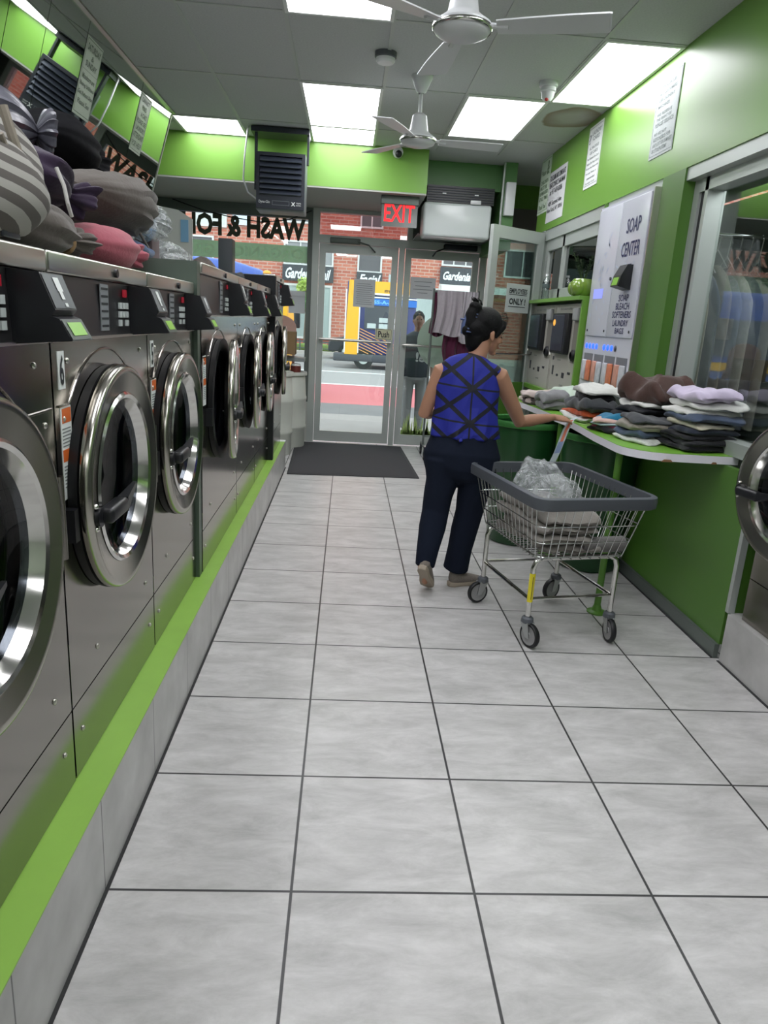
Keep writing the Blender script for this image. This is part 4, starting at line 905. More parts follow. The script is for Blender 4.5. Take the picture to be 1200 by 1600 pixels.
t = obj('window_disc', MB().lathe([(1e-3, 0), (0.345, 0), (0.345, 0.002), (1e-3, 0.002)], (1.21, 9.07, 1.33), (0, -1, 0), 56), mat('frosted_disc', (206, 222, 210), 0.6, translucent=0.5), smooth=False); tag(t, 'large frosted disc decal on the right door glass behind the clothes rack', 'decal')
t = obj('window_lettering', text_mb('bubble!', (1.42, 9.068, 1.07), X_, U, 0.56, 0.12, bold=0.03), mat('frosted_letters', (188, 200, 196), 0.6), smooth=False); tag(t, 'frosted word bubble! under the disc on the right door glass, seen reversed', 'lettering')
t = obj('grass_decal', MB().box((0.73, 9.07, 0.145), (1.47, 9.072, 0.2)), mat('grass_decal', (170, 196, 120), 0.6, translucent=0.5), smooth=False); tag(t, 'strip of green grass decal along the bottom of the right door glass', 'decal')
gm = MB(); rnd = random.Random(5)
for k in range(46):
    x = 0.74+0.72*k/46; h = 0.08+0.22*rnd.random(); gm.add([(x, 9.069, 0.15), (x+0.03, 9.069, 0.15), (x+0.02+0.03*rnd.uniform(-1, 1), 9.069, 0.15+h)], [(0, 1, 2)])
obj('blades', gm, MATS['grass_decal'], t, smooth=False)

# ------------------------------------------------------------------ counter
CT = 0.99
def arc(cx, cy, r, a0, a1, n=10): return [(cx+r*cos(R(a0+(a1-a0)*k/n)), cy+r*sin(R(a0+(a1-a0)*k/n))) for k in range(n+1)]
out = [(2.0, 3.44)] + [(1.78, 3.44)] + arc(1.66, 3.66, 0.215, 270, 180, 10) + [(1.445, 4.0), (1.47, 4.5), (1.43, 5.1), (1.36, 5.95), (1.9, 5.95), (1.9, 4.69), (1.899, 4.365), (2.0, 4.365)]
t = thing('folding_counter', 'lime counter shelf with white edge band along the right wall', 'counter', (1.7, 4.6, CT))
obj('worktop', MB().prism(out, CT-0.002, CT, 'xy'), mat('counter_green', (116, 170, 58), 0.3, noise_amt=0.05, noise_scale=6), t, smooth=False)
inner = out
obj('edge_band', MB().prism(out, CT-0.042, CT-0.002, 'xy'), mat('edge_white', (222, 220, 228), 0.4), t, smooth=False)
ch = MB()
for (x, y, w_, h_) in ((1.60, 3.437, 0.06, 0.012), (1.86, 3.437, 0.03, 0.01)):
    ch.prism([(x, CT-0.043), (x+w_, CT-0.043), (x+w_*0.8, CT-0.043+h_), (x+w_*0.25, CT-0.043+h_)], y-0.001, y+0.004, 'xz')
obj('chipped_edge', ch, mat('chip_brown', (130, 96, 66), 0.8), t, smooth=False)
for (x, y) in ((1.50, 3.73), (1.49, 4.80)):
    obj('leg', MB().cyl((x, y, 0), (x, y, CT-0.042), 0.019).lathe([(0.055, 0.0), (0.055, 0.008), (0.03, 0.016), (0.019, 0.05)], (x, y, 0)), mat('leg_lime', (84, 130, 48), 0.35), t)
GB = mat('bin_green', (26, 70, 34), 0.3)
def bin_(x, y, label):
    t = thing('laundry_bin', label, 'bin', (x, y, 0), 'green plastic bins under the counter')
    obj('shell', MB().lathe([(1e-3, 0.005), (0.205, 0.005), (0.22, 0.03), (0.258, 0.88), (0.245, 0.88), (0.205, 0.05), (1e-3, 0.05)], (x, y, 0), n=56), GB, t)
    obj('rim', MB().lathe([(0.257, 0.87), (0.272, 0.875), (0.276, 0.90), (0.266, 0.918), (0.246, 0.912), (0.246, 0.885)], (x, y, 0), n=56), mat('bin_rim_green', (54, 112, 54), 0.25), t)
bin_(1.34, 5.12, 'dark green round bin directly behind the woman, its rim showing past her arm')
bin_(1.72, 4.60, 'dark green round bin under the counter, right of the first bin')

# ------------------------------------------------------------------ payment kiosks in a lime surround
t = thing('kiosk_surround', 'lime green wall surround holding the two payment kiosks', 'cabinet', (1.9, 6.5, 1.0))
ky0, ky1, kz0, kz1 = 5.735, 7.41, 1.02, 1.80
obj('shelf_top', MB().box((1.80, ky0, kz1), (1.99, ky1, kz1+0.03)), LIME, t, smooth=False)
obj('frame', MB().box((1.83, ky0, kz0-0.04), (1.93, ky1, kz0)).box((1.83, ky0, kz0), (1.93, ky0+0.03, kz1)).box((1.83, ky1-0.03, kz0), (1.93, ky1, kz1)), LIME, t, smooth=False)
KI = mat('kiosk_beige', (172, 170, 162), 0.45)
def kiosk(y0, y1, label, lit):
    t = thing('payment_kiosk', label, 'kiosk', (1.9, (y0+y1)/2, kz0), 'payment kiosks in the lime surround')
    fx = 1.862; w_ = y1-y0; Y = lambda u: y1 - w_*u     # u runs left to right as seen
    bd = obj('cabinet', MB().box((fx, y0, kz0+0.002), (1.995, y1, kz1-0.025)).box((fx-0.006, y0+0.01, kz0+0.01), (fx, y0+0.02, kz1-0.035)).box((fx-0.006, y1-0.02, kz0+0.01), (fx, y1-0.01, kz1-0.035)), KI, t, smooth=False)
    sc = obj('screen_housing', MB().rbox((fx-0.05, Y(0.66), 1.36), (fx, Y(0.12), 1.70), 0.012), BLACKP, t)
    obj('screen', MB().box((fx-0.0525, Y(0.58), 1.385), (fx-0.0505, Y(0.15), 1.685)), mat('kiosk_screen', (66, 68, 78), 0.08, spec=0.8), sc, smooth=False)
    if lit: obj('screen_image', MB().sphere((fx-0.0535, Y(0.22), 1.62), (0.001, 0.04, 0.028), 12, 8), mat('screen_orange', (232, 168, 72), 0.4, emit=0.5), sc)
    obj('side_lever', MB().tube([(fx-0.03, Y(0.08), 1.42), (fx-0.035, Y(0.06), 1.38), (fx-0.03, Y(0.08), 1.34)], 0.008), STEEL_T, t)
    obj('card_module', MB().rbox((fx-0.035, Y(0.93), 1.64), (fx, Y(0.76), 1.74), 0.01), mat('module_grey', (150, 152, 152), 0.4), t)
    obj('recess_panel', MB().box((fx-0.003, Y(0.95), 1.30), (fx, Y(0.74), 1.64)), mat('recess_grey', (120, 116, 110), 0.5), t, smooth=False)
    obj('change_cup', MB().lathe([(0.05, 0), (0.046, 0.02), (0.028, 0.03)], (fx-0.003, Y(0.85), 1.36), (-1, 0, 0), 20), BLACKP, t)
    pts = [(0.10, 1.30, 0.03, 0.03), (0.12, 1.17, 0.035, 0.08), (0.30, 1.165, 0.045, 0.02), (0.50, 1.16, 0.06, 0.045), (0.70, 1.20, 0.07, 0.02)]
    for (u, z, a, b) in pts: obj('slot', MB().box((fx-0.004, Y(u)-a, z), (fx, Y(u), z+b)), mat('slot_dark', (52, 54, 62), 0.4), t, smooth=False)
    obj('lettering', text_mb('(card)', (fx-0.002, Y(0.2), 1.725), (0, -1, 0), U, w_*0.4, 0.022), GREYP, t, smooth=False)
    for (u, z) in ((0.28, 1.30), (0.45, 1.09)): obj('printed_mark', MB().box((fx-0.002, Y(u)-0.09, z), (fx, Y(u), z+0.012)), mat('mark_grey', (140, 142, 134), 0.5), t, smooth=False)
kiosk(ky0+0.03+0.80, ky1-0.03, 'left payment kiosk, dark blank screen', False)
kiosk(ky0+0.03, ky0+0.03+0.795, 'right payment kiosk, next to the soap machine, orange spot on its screen', True)

# bottle and plant on the surround
p = V((1.855, 6.98, kz1+0.03))
t = thing('water_bottle', 'small clear water bottle on the lime shelf', 'bottle', p)
obj('bottle', MB().lathe([(1e-3, 0), (0.034, 0.002), (0.036, 0.02), (0.033, 0.05), (0.036, 0.07), (0.033, 0.09), (0.036, 0.15), (0.03, 0.175), (0.014, 0.20), (0.013, 0.215)], p), glass_mat('clear_bottle', (225, 235, 235), 0.25), t)
obj('label', MB().lathe([(0.0365, 0.105), (0.0368, 0.106), (0.0368, 0.142), (0.0365, 0.143)], p), mat('bottle_label', (80, 92, 92), 0.4), t)
obj('cap', MB().cyl(p+V((0, 0, 0.212)), p+V((0, 0, 0.232)), 0.015), WHITEG, t)
p = V((1.87, 5.93, kz1+0.03))
t = thing('potted_plant', 'small dark-leaved plant in a glossy lime pot on the shelf', 'plant', p)
obj('pot', MB().lathe([(1e-3, 0), (0.06, 0), (0.08, 0.015), (0.095, 0.06), (0.09, 0.11), (0.07, 0.135), (0.062, 0.13), (0.07, 0.10), (1e-3, 0.10)], p)
    .sphere(p+V((-0.045, 0.05, 0.065)), (0.055, 0.055, 0.062)).sphere(p+V((-0.045, -0.05, 0.065)), (0.055, 0.055, 0.062)), mat('pot_lime', (116, 146, 58), 0.14, coat=0.5), t)
lf = MB(); rnd = random.Random(3); st = MB()
for k in range(11):
    a = rnd.random()*6.28; ln = rnd.uniform(0.12, 0.22); tip = p + V((cos(a)*ln*0.45, sin(a)*ln*0.5, 0.12+ln))
    st.tube([p+V((0, 0, 0.10)), tip], 0.003, 5)
    for q in range(16):
        s_ = 0.35+0.65*q/16; c_ = (p+V((0, 0, 0.11)))*(1-s_)+tip*s_; b_ = rnd.random()*6.28; d_ = V((cos(b_), sin(b_), rnd.uniform(-.2, .6))).normalized()*0.032; s2 = d_.cross(V((0, 0, 1))).normalized()*0.010
        lf.add([c_, c_+d_*0.5+s2, c_+d_, c_+d_*0.5-s2], [(0, 1, 2, 3)])
obj('stem', st, mat('stem_green', (60, 80, 44), 0.6), t); obj('foliage', lf, mat('leaf_dark', (40, 62, 42), 0.5), t, smooth=False)

# ------------------------------------------------------------------ soap vending machine
sy0, sy1, sz0, sz1, sx = 4.69, 5.655, 0.995, 2.45, 1.862
t = thing('soap_vending_machine', 'tall white wall vending machine lettered SOAP CENTER with blue buttons', 'vending machine', (1.9, (sy0+sy1)/2, sz0))
SW = mat('soap_white', (206, 208, 218), 0.22, noise_amt=0.03, noise_scale=3)
D = lambda y: sy1 - y   # distance from the left edge
obj('cabinet', MB().box((sx, sy0, sz0), (2.1, sy1, sz1)), SW, t, smooth=False)
for y_ in (sy1, sy0-0.012): obj('side_rail', MB().box((sx-0.004, y_, sz0), (sx+0.05, y_+0.012, sz1)), STEEL_T, t, smooth=False)
dA = obj('door', MB().rbox((sx-0.012, sy1-0.47, 1.53), (sx, sy1-0.015, sz1-0.02), 0.004), SW, t); dB = obj('door', MB().rbox((sx-0.012, sy0+0.015, 1.53), (sx, sy1-0.478, sz1-0.02), 0.004), SW, t)
for dd, ys_ in ((dA, (sy1-0.06, sy1-0.43)), (dB, (sy0+0.06,))):
    for y in ys_: obj('keyhole', MB().cyl((sx-0.012, y, 1.57), (sx-0.016, y, 1.57), 0.009, 12), INK, dd)
for y in (sy1-0.43, sy1-0.52): obj('lock', MB().cyl((sx-0.012, y, 1.93), (sx-0.022, y, 1.93), 0.012, 14), GREYP, dA)
# leaf artwork on the doors: soft blue-grey fronds
fr_ = MB(); rnd = random.Random(8)
for side, yc_ in ((0, sy1-0.22), (1, sy0+0.30)):
    for k in range(26 if side == 0 else 12):
        z = 1.62+0.6*rnd.random() if side == 0 else 1.78+0.35*rnd.random(); y = yc_+rnd.uniform(-0.14, 0.14)
        l_ = rnd.uniform(0.03, 0.08); a = rnd.uniform(0.3, 1.3)*(1 if rnd.random() > .5 else -1)
        dy, dz = l_*sin(a), l_*cos(a); wy, wz = 0.008*cos(a), -0.008*sin(a)
        fr_.add([(sx-0.0135, y, z), (sx-0.0135, y+dy*.5+wy, z+dz*.5+wz), (sx-0.0135, y+dy, z+dz), (sx-0.0135, y+dy*.5-wy, z+dz*.5-wz)], [(0, 1, 2, 3)])
obj('leaf_artwork', fr_, mat('leaf_print', (176, 186, 206), 0.4), t, smooth=False)
gl = mat('blue_glow_panel', (150, 160, 245), 0.4, emit=0.35)
obj('lit_badge', MB().box((sx-0.014, sy1-0.30, 1.80), (sx-0.0125, sy1-0.10, 1.87)), gl, dA, smooth=False)
tx = (0, -1, 0); lt = MB(); rc = sy0+0.235
def ctext(s, z, w_, h_, **k): text_mb(s, (sx-0.0135, rc+w_/2, z), tx, U, w_, h_, bold=0.012, mb=lt, **k)
ctext('SOAP', 2.21, 0.24, 0.095); ctext('CENTER', 2.06, 0.32, 0.095); ctext('SOAP', 1.80-0.03, 0.18, 0.045); ctext('BLEACH', 1.715, 0.24, 0.045); ctext('SOFTENERS', 1.66, 0.34, 0.045); ctext('LAUNDRY', 1.605, 0.28, 0.042); ctext('BAGS', 1.555, 0.16, 0.040)
obj('lettering', lt, INK_B, dB, smooth=False)
obj('badge', MB().box((sx-0.0135, rc-0.05, 1.985), (sx-0.0125, rc+0.05, 2.01)), INK_B, dB, smooth=False)
rd = obj('card_reader', MB().prism([(sx-0.012, 1.84), (sx-0.10, 1.86), (sx-0.085, 1.93), (sx-0.05, 2.0), (sx-0.012, 2.0)], rc-0.09, rc+0.05, 'xz'), BLACKP, t, smooth=False)
obj('screen', MB().add([(sx-0.101, rc-0.07, 1.868), (sx-0.101, rc+0.03, 1.868), (sx-0.090, rc+0.03, 1.918), (sx-0.090, rc-0.07, 1.918)], [(0, 1, 2, 3)]), LCD, rd, smooth=False)
BL = mat('blue_led', (40, 84, 255), 0.3, emit=1.6)
for k in range(8):
    y = sy1-0.06-k*0.075 - (0.09 if k > 3 else 0)
    obj('selection_button', MB().sphere((sx-0.002, y, 1.455), (0.008, 0.021, 0.021), 14, 8), BL if k < 7 else GREYP, t)
for k in range(4):
    y1_ = sy1-0.03-k*0.23; y0_ = y1_-0.20
    bx = obj('display_window', MB().box((sx-0.001, y0_, 1.19), (sx+0.002, y1_, 1.40)), mat('window_recess', (120, 122, 128), 0.4), t, smooth=False)
    for j, cm_ in enumerate(((200, 200, 206), (214, 128, 92)) if k % 2 == 0 else ((206, 150, 130), (196, 198, 204))):
        obj('product_pack', MB().rbox((sx-0.02, y1_-0.095-j*0.10, 1.195), (sx-0.001, y1_-0.01-j*0.10, 1.35), 0.012), mat('pack_%d_%d' % (k % 2, j), cm_, 0.35, noise_amt=0.35, noise_scale=24), bx)
    obj('dispensing_slot', MB().box((sx-0.002, y0_, 1.05), (sx+0.001, y1_-0.02, 1.14)), mat('slot_shadow', (70, 74, 76), 0.5), t, smooth=False)

# ------------------------------------------------------------------ signs on the lime bulkhead
wx = 1.898
def wall_sign(px0, py0, px1, py1, name, label, lines, paper=PAPER, ink=INK, border=None, ztop=None, zbot=None):
    a = at(px0, py0, 0, wx); b = at(px1, py1, 0, wx)      # lower left, upper right corners
    return sheet(name, label, 'sign', (wx, a.y, a.z), (0, -1, 0), U, a.y-b.y, b.z-a.z, lines, paper, ink, border=border)
wall_sign(839, 338, 864, 240, 'wall_sign', 'green-tinted notice with a figure, at the far end of the lime wall', [('Please', .12, .55, .70, .80), ('&', .62, .88, .68, .93, .03), ('CHILDREN', .12, .86, .54, .61, .03), ('MUST BE', .12, .78, .44, .51, .03), ('SUPERVISED', .08, .92, .34, .41, .03), ('AT ALL TIMES', .08, .92, .24, .31, .03), ('Thank You!', .12, .84, .08, .17)], mat('paper_greenish', (214, 230, 210), 0.6), mat('ink_green', (112, 138, 104), 0.6), border=0.04)
wall_sign(852, 350, 888, 252, 'wall_sign', 'white notice with 409 Second Ave address overlapping the figure notice', [('FOR CLAIMS AND COMPLAINTS', .04, .94, .82, .93, .02), ('PLEASE CONTACT: HAN MANN', .04, .94, .68, .79, .02), ('at 917-459-8086', .10, .82, .54, .65, .02), ('409 Second Ave', .08, .86, .32, .42, .02), ('New York, NY 10016', .04, .92, .18, .28, .02)], WHITEG, INK)
wall_sign(911, 298, 945, 184, 'wall_sign', 'white LAUNDRY CARD notice in the middle of the lime wall', [('LAUNDRY', .26, .94, .84, .91, .03), ('CARD', .34, .84, .75, .82, .03), ('?', .06, .22, .72, .88), ('ALL MACHINES', .16, .84, .62, .67), ('USE CARDS', .22, .8, .54, .59), ('No Refunds On Card', .1, .9, .46, .50), ('Value On Your Card', .08, .92, .38, .42), ('We Are Not Responsible', .04, .96, .30, .34), ('For Lost, Stolen, or', .1, .86, .22, .26), ('unattended', .2, .78, .14, .18), ('Damaged Cards', .12, .82, .06, .10)], PAPER, mat('ink_soft', (132, 142, 140), 0.6), border=0.04)
wall_sign(1013, 252, 1070, 97, 'wall_sign', 'large pale notice nearest the camera on the lime wall', [('PLEASE', .2, .8, .86, .90), ('ALL CUSTOMERS', .14, .84, .78, .82), ('USE LAUNDRY', .14, .8, .70, .74), ('MACHINES', .14, .62, .62, .66), ('WE RESERVE', .14, .76, .52, .56), ('THE RIGHT OF', .14, .76, .46, .50), ('REFUSE SERVICE', .12, .88, .39, .44), ('WE ARE NOT', .12, .64, .28, .32), ('RESPONSIBLE FOR', .12, .84, .21, .26), ('ANY LOST OR DAMAGED', .12, .94, .14, .19), ('OR STOLEN ITEMS', .1, .74, .07, .12)], PAPER_G, MATS['ink_soft'], border=0.03)

# ------------------------------------------------------------------ garments hanging in film behind the big window
t = thing('garment_rail', 'chrome rail carrying the film-wrapped clothes behind the big window', 'clothes rail', (2.4, 4.72, 2.2))
obj('rail', MB().cyl((2.137, 4.72, 2.20), (2.679, 4.72, 2.20), 0.015), CHROME, t)
tl_ = thing('ceiling_light', 'small unseen light panel added in the back room to brighten the hanging clothes', 'light', (2.4, 3.6, 2.5))  # added lamp, out of sight, to brighten the clothes behind the glass
obj('diffuser', MB().box((2.16, 3.25, 2.485), (2.66, 3.95, 2.498)), mat('back_room_fill_light', (250, 250, 255), 0.5, emit=7.5), tl_, smooth=False)
GC = [(176, 170, 158), (92, 102, 122), (160, 152, 140), (120, 124, 132), (186, 182, 174), (70, 74, 84), (150, 146, 138), (132, 122, 112), (166, 164, 160)]
nm = ['cream', 'slate blue', 'sand', 'blue-grey', 'off-white', 'charcoal', 'stone', 'taupe', 'light grey']
for k in range(7):
    y = 2.20 + k*0.07; rnd = random.Random(60+k); zt = 1.98+rnd.uniform(-.04, .04); zb = 1.0
    def garment(y, zt, zb, rnd):
        mb = MB(); vs = []; n = 40; m_ = 16
        for i in range(m_+1):
            s = i/m_; z = zt+(zb-zt)*s; hw = 0.05+0.19*min(1, (s*5)**0.6) + 0.03*s
            for q in range(n):
                a = 2*pi*q/n; f = 1+0.35*s*sin(5*a+y*9)
                vs.append((y+sin(a)*0.026*f+0.008*sin(7*cos(a)+s*3), 4.72-cos(a)*hw*1.1, z))
        mb.add(vs, [(i*n+q, i*n+(q+1) % n, (i+1)*n+(q+1) % n, (i+1)*n+q) for i in range(m_) for q in range(n)] + [tuple(range(n)), tuple(reversed(range(m_*n, (m_+1)*n)))])
        return mb
    t = thing('hanging_garment', '%s garment on the rail behind the glass, %s' % (nm[k], 'farthest to the left' if k == 0 else 'nearest the right frame edge' if k == 6 else 'between the %s and %s ones' % (nm[k-1], nm[k+1])), 'clothing', (y, 4.72, 2.2), 'film-wrapped clothes behind the window')
    obj('cloth', garment(y, zt, zb, rnd), cloth('garment_%d' % k, GC[k]), t)
    obj('hanger', MB().tube([(y, 4.72, 2.215), (y, 4.70, 2.19), (y, 4.72, zt+0.10), (y, 4.56, zt-0.02), (y, 4.88, zt-0.02), (y, 4.72, zt+0.10)], 0.004, 6), STEEL_T, t)
fm = MB(); n = 60; m_ = 30; vs = []
for i in range(m_+1):
    s = i/m_; z = 2.18-1.17*s; 
    for q in range(n):
        a = 2*pi*q/n; hw = 0.20+0.04*min(1, s*2.4)**0.7; ly = 0.10+0.25*min(1, s*1.9)**0.8
        f = 1+0.05*sin(9*a+4*s)+0.04*sin(17*a-6*s)
        vs.append((2.40+cos(a)*hw*f*0.96, 4.72+sin(a)*ly*f, z))
fm.add(vs, [(i*n+q, i*n+(q+1) % n, (i+1)*n+(q+1) % n, (i+1)*n+q) for i in range(m_) for q in range(n)]).jitter(0.03, 5, 2)
t = obj('garment_film', fm, plastic_film('garment_film', opacity=0.14, bump=1.0, bump_scale=9)); tag(t, 'clear plastic film draped over the hanging clothes behind the window', 'plastic cover')

# ------------------------------------------------------------------ folded clothes
def folded_mb(c, lx, ly, h, rot, layers, seed, sag=0.3):
    """folded cloth: plump folds whose closed edge bulges out; ends sag and creases run across"""
    rnd = random.Random(seed); mb = MB(); th = h/layers; M = Matrix.Rotation(R(rot), 3, 'Z'); c = V(c)
    for j in range(layers):
        n = 36; m_ = 26; vs = []; jx, jy = rnd.uniform(-.014, .014), rnd.uniform(-.014, .014); wx_ = lx/2*rnd.uniform(.93, 1.03); wy = ly/2*rnd.uniform(.93, 1.03); sk = rnd.uniform(-.10, .10)
        f1, f2 = rnd.uniform(7, 12), rnd.uniform(5, 9)
        for i in range(m_+1):
            s = -1+2*i/m_; e = max(0.0, 1-abs(s)**6)**0.5
            for q in range(n):
                a = 2*pi*q/n; ca, sa = cos(a), sin(a)
                px = (abs(ca)**0.38)*(1 if ca > 0 else -1); pz = (abs(sa)**0.75)*(1 if sa > 0 else -1)
                x = px*wx_*(0.86+0.14*e) + sk*s*wy; y = s*wy*(1+0.05*sin(f2*px+seed))
                z = th*(j+0.5) + pz*th*0.60*max(0.16, e)
                z += th*0.16*sin(f1*7*x+seed+3*s)*e + 0.14*th*sin(31*y+j+seed*2) - sag*h*0.35*(max(0, abs(s)-.75)*2+max(0, abs(px)-.85)*2)*((j+1)/layers)
                vs.append(c + M @ V((x+jx, y+jy, 0)) + V((0, 0, max(z, 0.001))))
        fs = [(i*n+q, i*n+(q+1) % n, (i+1)*n+(q+1) % n, (i+1)*n+q) for i in range(m_) for q in range(n)] + [tuple(reversed(range(n))), tuple(range(m_*n, (m_+1)*n))]
        mb.add(vs, fs)
    for i, p in enumerate(mb.v):
        d = noise.noise_vector(p*7+V((seed, 0, 0)))*0.016 + noise.noise_vector(p*21+V((seed, 4, 0)))*0.010; q = p + V((d.x, d.y, d.z*min(1, th/0.03))); q.z = max(q.z, c.z+0.001); mb.v[i] = q
    return mb
def garment_item(px, py, dz, lx, ly, h, rot, layers, seed, m, label, cat='clothing', dx=0, dy=0, grp=None, pos=None, kind_='folded_garment'):
    p = at(px, py, 2, CT) if pos is None else V(pos); p = V((p.x+dx, p.y+dy, CT+0.001+dz))
    t = obj(kind_, folded_mb(p, lx, ly, h, rot, layers, seed), m); return tag(t, label, cat, grp)
CK = cloth('cloth_black', (22, 23, 28)); CN = cloth('cloth_navy', (40, 46, 60)); CDN = cloth('cloth_denim', (74, 86, 108)); CW = cloth('cloth_white', (214, 214, 210)); CCR = cloth('cloth_cream', (206, 200, 180))
CL = cloth('cloth_lavender', (196, 184, 208)); CBR = cloth('cloth_brown_jacket', (76, 54, 48), rough=0.6); CGR = cloth('cloth_grey', (128, 128, 130)); CCH = cloth('cloth_charcoal', (68, 70, 74)); COR = cloth('cloth_orange', (192, 84, 46), 0.35, 60)
CTE = cloth('cloth_teal', (32, 112, 146)); CBG = cloth('cloth_beige', (188, 174, 168)); CTA = cloth('cloth_taupe', (140, 134, 124))
# right-hand tall pile
P0 = (1.885, 3.67, CT); Gp = 'folded clothes in the tall right pile'
r_ = [('cloth', .31, .32, .080, 12, 3, CK, 'black folded trousers at the bottom of the tall right pile'),
      ('c', .29, .29, .035, 8, 1, CN, 'dark navy folded garment above the black trousers in the right pile'),
      ('c', .27, .28, .032, 16, 1, CCR, 'cream folded garment in the middle of the right pile'),
      ('c', .29, .30, .036, 6, 1, CDN, 'blue denim garment beneath the white ones in the right pile'),
      ('c', .29, .29, .036, 14, 1, CW, 'lower white folded shirt in the right pile'),
      ('c', .30, .30, .036, 4, 1, CW, 'upper white folded shirt, directly under the lavender one'),
      ('c', .30, .32, .050, 10, 1, CL, 'lavender folded shirt on top of the right pile')]
z = 0
for k, (_, lx, ly, h, rot, la, m, lb) in enumerate(r_):
    garment_item(0, 0, z, lx, ly, h, rot, la, 100+k, m, lb, pos=P0, dx=0.012*((k*7) % 3-1), dy=0.01*((k*5) % 3-1), grp=Gp); z += h*0.97
# small pile left of it
P1 = (1.655, 3.83, CT); z = 0
for k, (lx, ly, h, m, lb) in enumerate([(.24, .30, .028, cloth('cloth_striped_pale', (196, 200, 192), 0.35, 90), 'pale patterned garment lying flat under the small middle pile'), (.24, .27, .04, CDN, 'rolled blue jeans in the small middle pile'),
                                       (.24, .25, .04, CTA, 'taupe folded garment in the small middle pile'), (.22, .24, .03, CCH, 'charcoal garment on top of the small middle pile')]):
    garment_item(0, 0, z, lx, ly, h, 24-k*9, 1, 130+k, m, lb, pos=P1); z += h*0.95
# back pile with the brown jacket
P2 = (1.81, 4.14, CT); z = 0
for k, (lx, ly, h, m, lb, la) in enumerate([(.34, .34, .085, CK, 'lower black folded trousers in the pile under the brown jacket', 2), (.34, .32, .080, mat('cloth_black2', (26, 27, 33), 0.85), 'upper black folded trousers in the pile under the brown jacket', 2),
                                       (.33, .32, .035, CW, 'white folded shirt directly under the brown jacket', 1), (.34, .36, .12, CBR, 'dark brown folded jacket on top of the back pile', 1)]):
    garment_item(0, 0, z, lx, ly, h, 8+k*5, la, 150+k, m, lb, pos=P2); z += h*0.96
# flat multicoloured pile with teal
P3 = (1.60, 4.02, CT)
P3 = (1.585, 4.13, CT)
for k, (ox, oy, lx, ly, h, dz, m, lb) in enumerate([(0, 0, .19, .24, .026, 0, CK, 'black garment at the bottom of the low pile with the teal shirt'), (0.01, 0, .17, .21, .020, .022, cloth('cloth_maroon', (104, 44, 60)), 'maroon garment in the low pile near the counter edge'),
                                       (-.01, .01, .17, .19, .020, .038, cloth('cloth_iceblue', (170, 190, 198)), 'ice blue garment in the low pile near the counter edge'), (0.0, .0, .15, .18, .020, .054, cloth('cloth_blush', (198, 166, 158)), 'blush pink garment in the low pile near the counter edge'),
                                       (0.05, 0.05, .19, .22, .035, .060, CTE, 'teal shirt on top of the low pile near the counter edge')]):
    garment_item(0, 0, dz, lx, ly, h, 30+k*14, 1, 170+k, m, lb, pos=P3, dx=ox, dy=oy)
# charcoal / orange pile
P4 = (1.62, 4.62, CT); z = 0
for k, (lx, ly, h, m, lb) in enumerate([(.24, .40, .03, CW, 'white garment at the bottom under the orange one'), (.24, .42, .04, COR, 'orange garment between the white and charcoal ones'), (.25, .42, .07, CCH, 'thick charcoal garment above the orange one'),
                                       (.22, .36, .045, CK, 'black garment under the white top, behind the woman’s hand'), (.27, .40, .045, CW, 'white folded shirt on top of the charcoal and orange pile')]):
    garment_item(0, 0, z, lx, ly, h, 6-k*4, 1, 190+k, m, lb.replace('’', "'"), pos=P4, dx=0.03*(k > 2), dy=0.04*(k > 2)); z += h*0.95
# far loose clothes
for k, (x, y, lx, ly, h, dz, m, lb) in enumerate([(1.56, 5.62, .30, .42, .09, 0, CBG, 'beige folded clothes at the far end of the counter'), (1.53, 5.22, .22, .28, .12, 0, CGR, 'crumpled grey garment beside the beige clothes'),
                                              (1.68, 5.25, .22, .3, .14, 0, cloth('cloth_mint', (190, 206, 190)), 'pale mint garment behind the crumpled grey one'), (1.47, 5.48, .1, .26, .05, 0, cloth('cloth_stripe_dark', (84, 76, 74)), 'dark folded stripes showing at the edge of the beige clothes')]):
    garment_item(0, 0, dz, lx, ly, h, 10*k-8, 2, 210+k, m, lb, pos=(x, y, CT))

# ------------------------------------------------------------------ clothes rack by the door
t = thing('clothes_rack', 'wheeled metal clothes rack standing by the right glass door', 'clothes rack', (1.2, 8.35, 0))
rx0, rx1, ry = 0.95, 1.46, 8.35
obj('frame', MB().tube([(rx0, ry, 0.12), (rx0, ry, 1.93)], 0.013).tube([(rx1, ry, 0.12), (rx1, ry, 1.93)], 0.013).tube([(rx0, ry, 1.90), (rx1, ry, 1.90)], 0.012).tube([(rx0, ry-0.2, 0.14), (rx0, ry+0.2, 0.14)], 0.012).tube([(rx1, ry-0.2, 0.14), (rx1, ry+0.2, 0.14)], 0.012).tube([(rx0, ry, 0.25), (rx1, ry, 0.25)], 0.01), ALU_D, t)
for x in (rx0, rx1):
    for y in (ry-0.2, ry+0.2):
        cs = obj('caster', MB().cyl((x, y, 0.08), (x, y, 0.15), 0.012).box((x-0.014, y-0.02, 0.05), (x+0.014, y+0.02, 0.09)), DARKH, t)
        obj('wheel', MB().cyl((x-0.01, y, 0.04), (x+0.01, y, 0.04), 0.04), BLACK, cs)
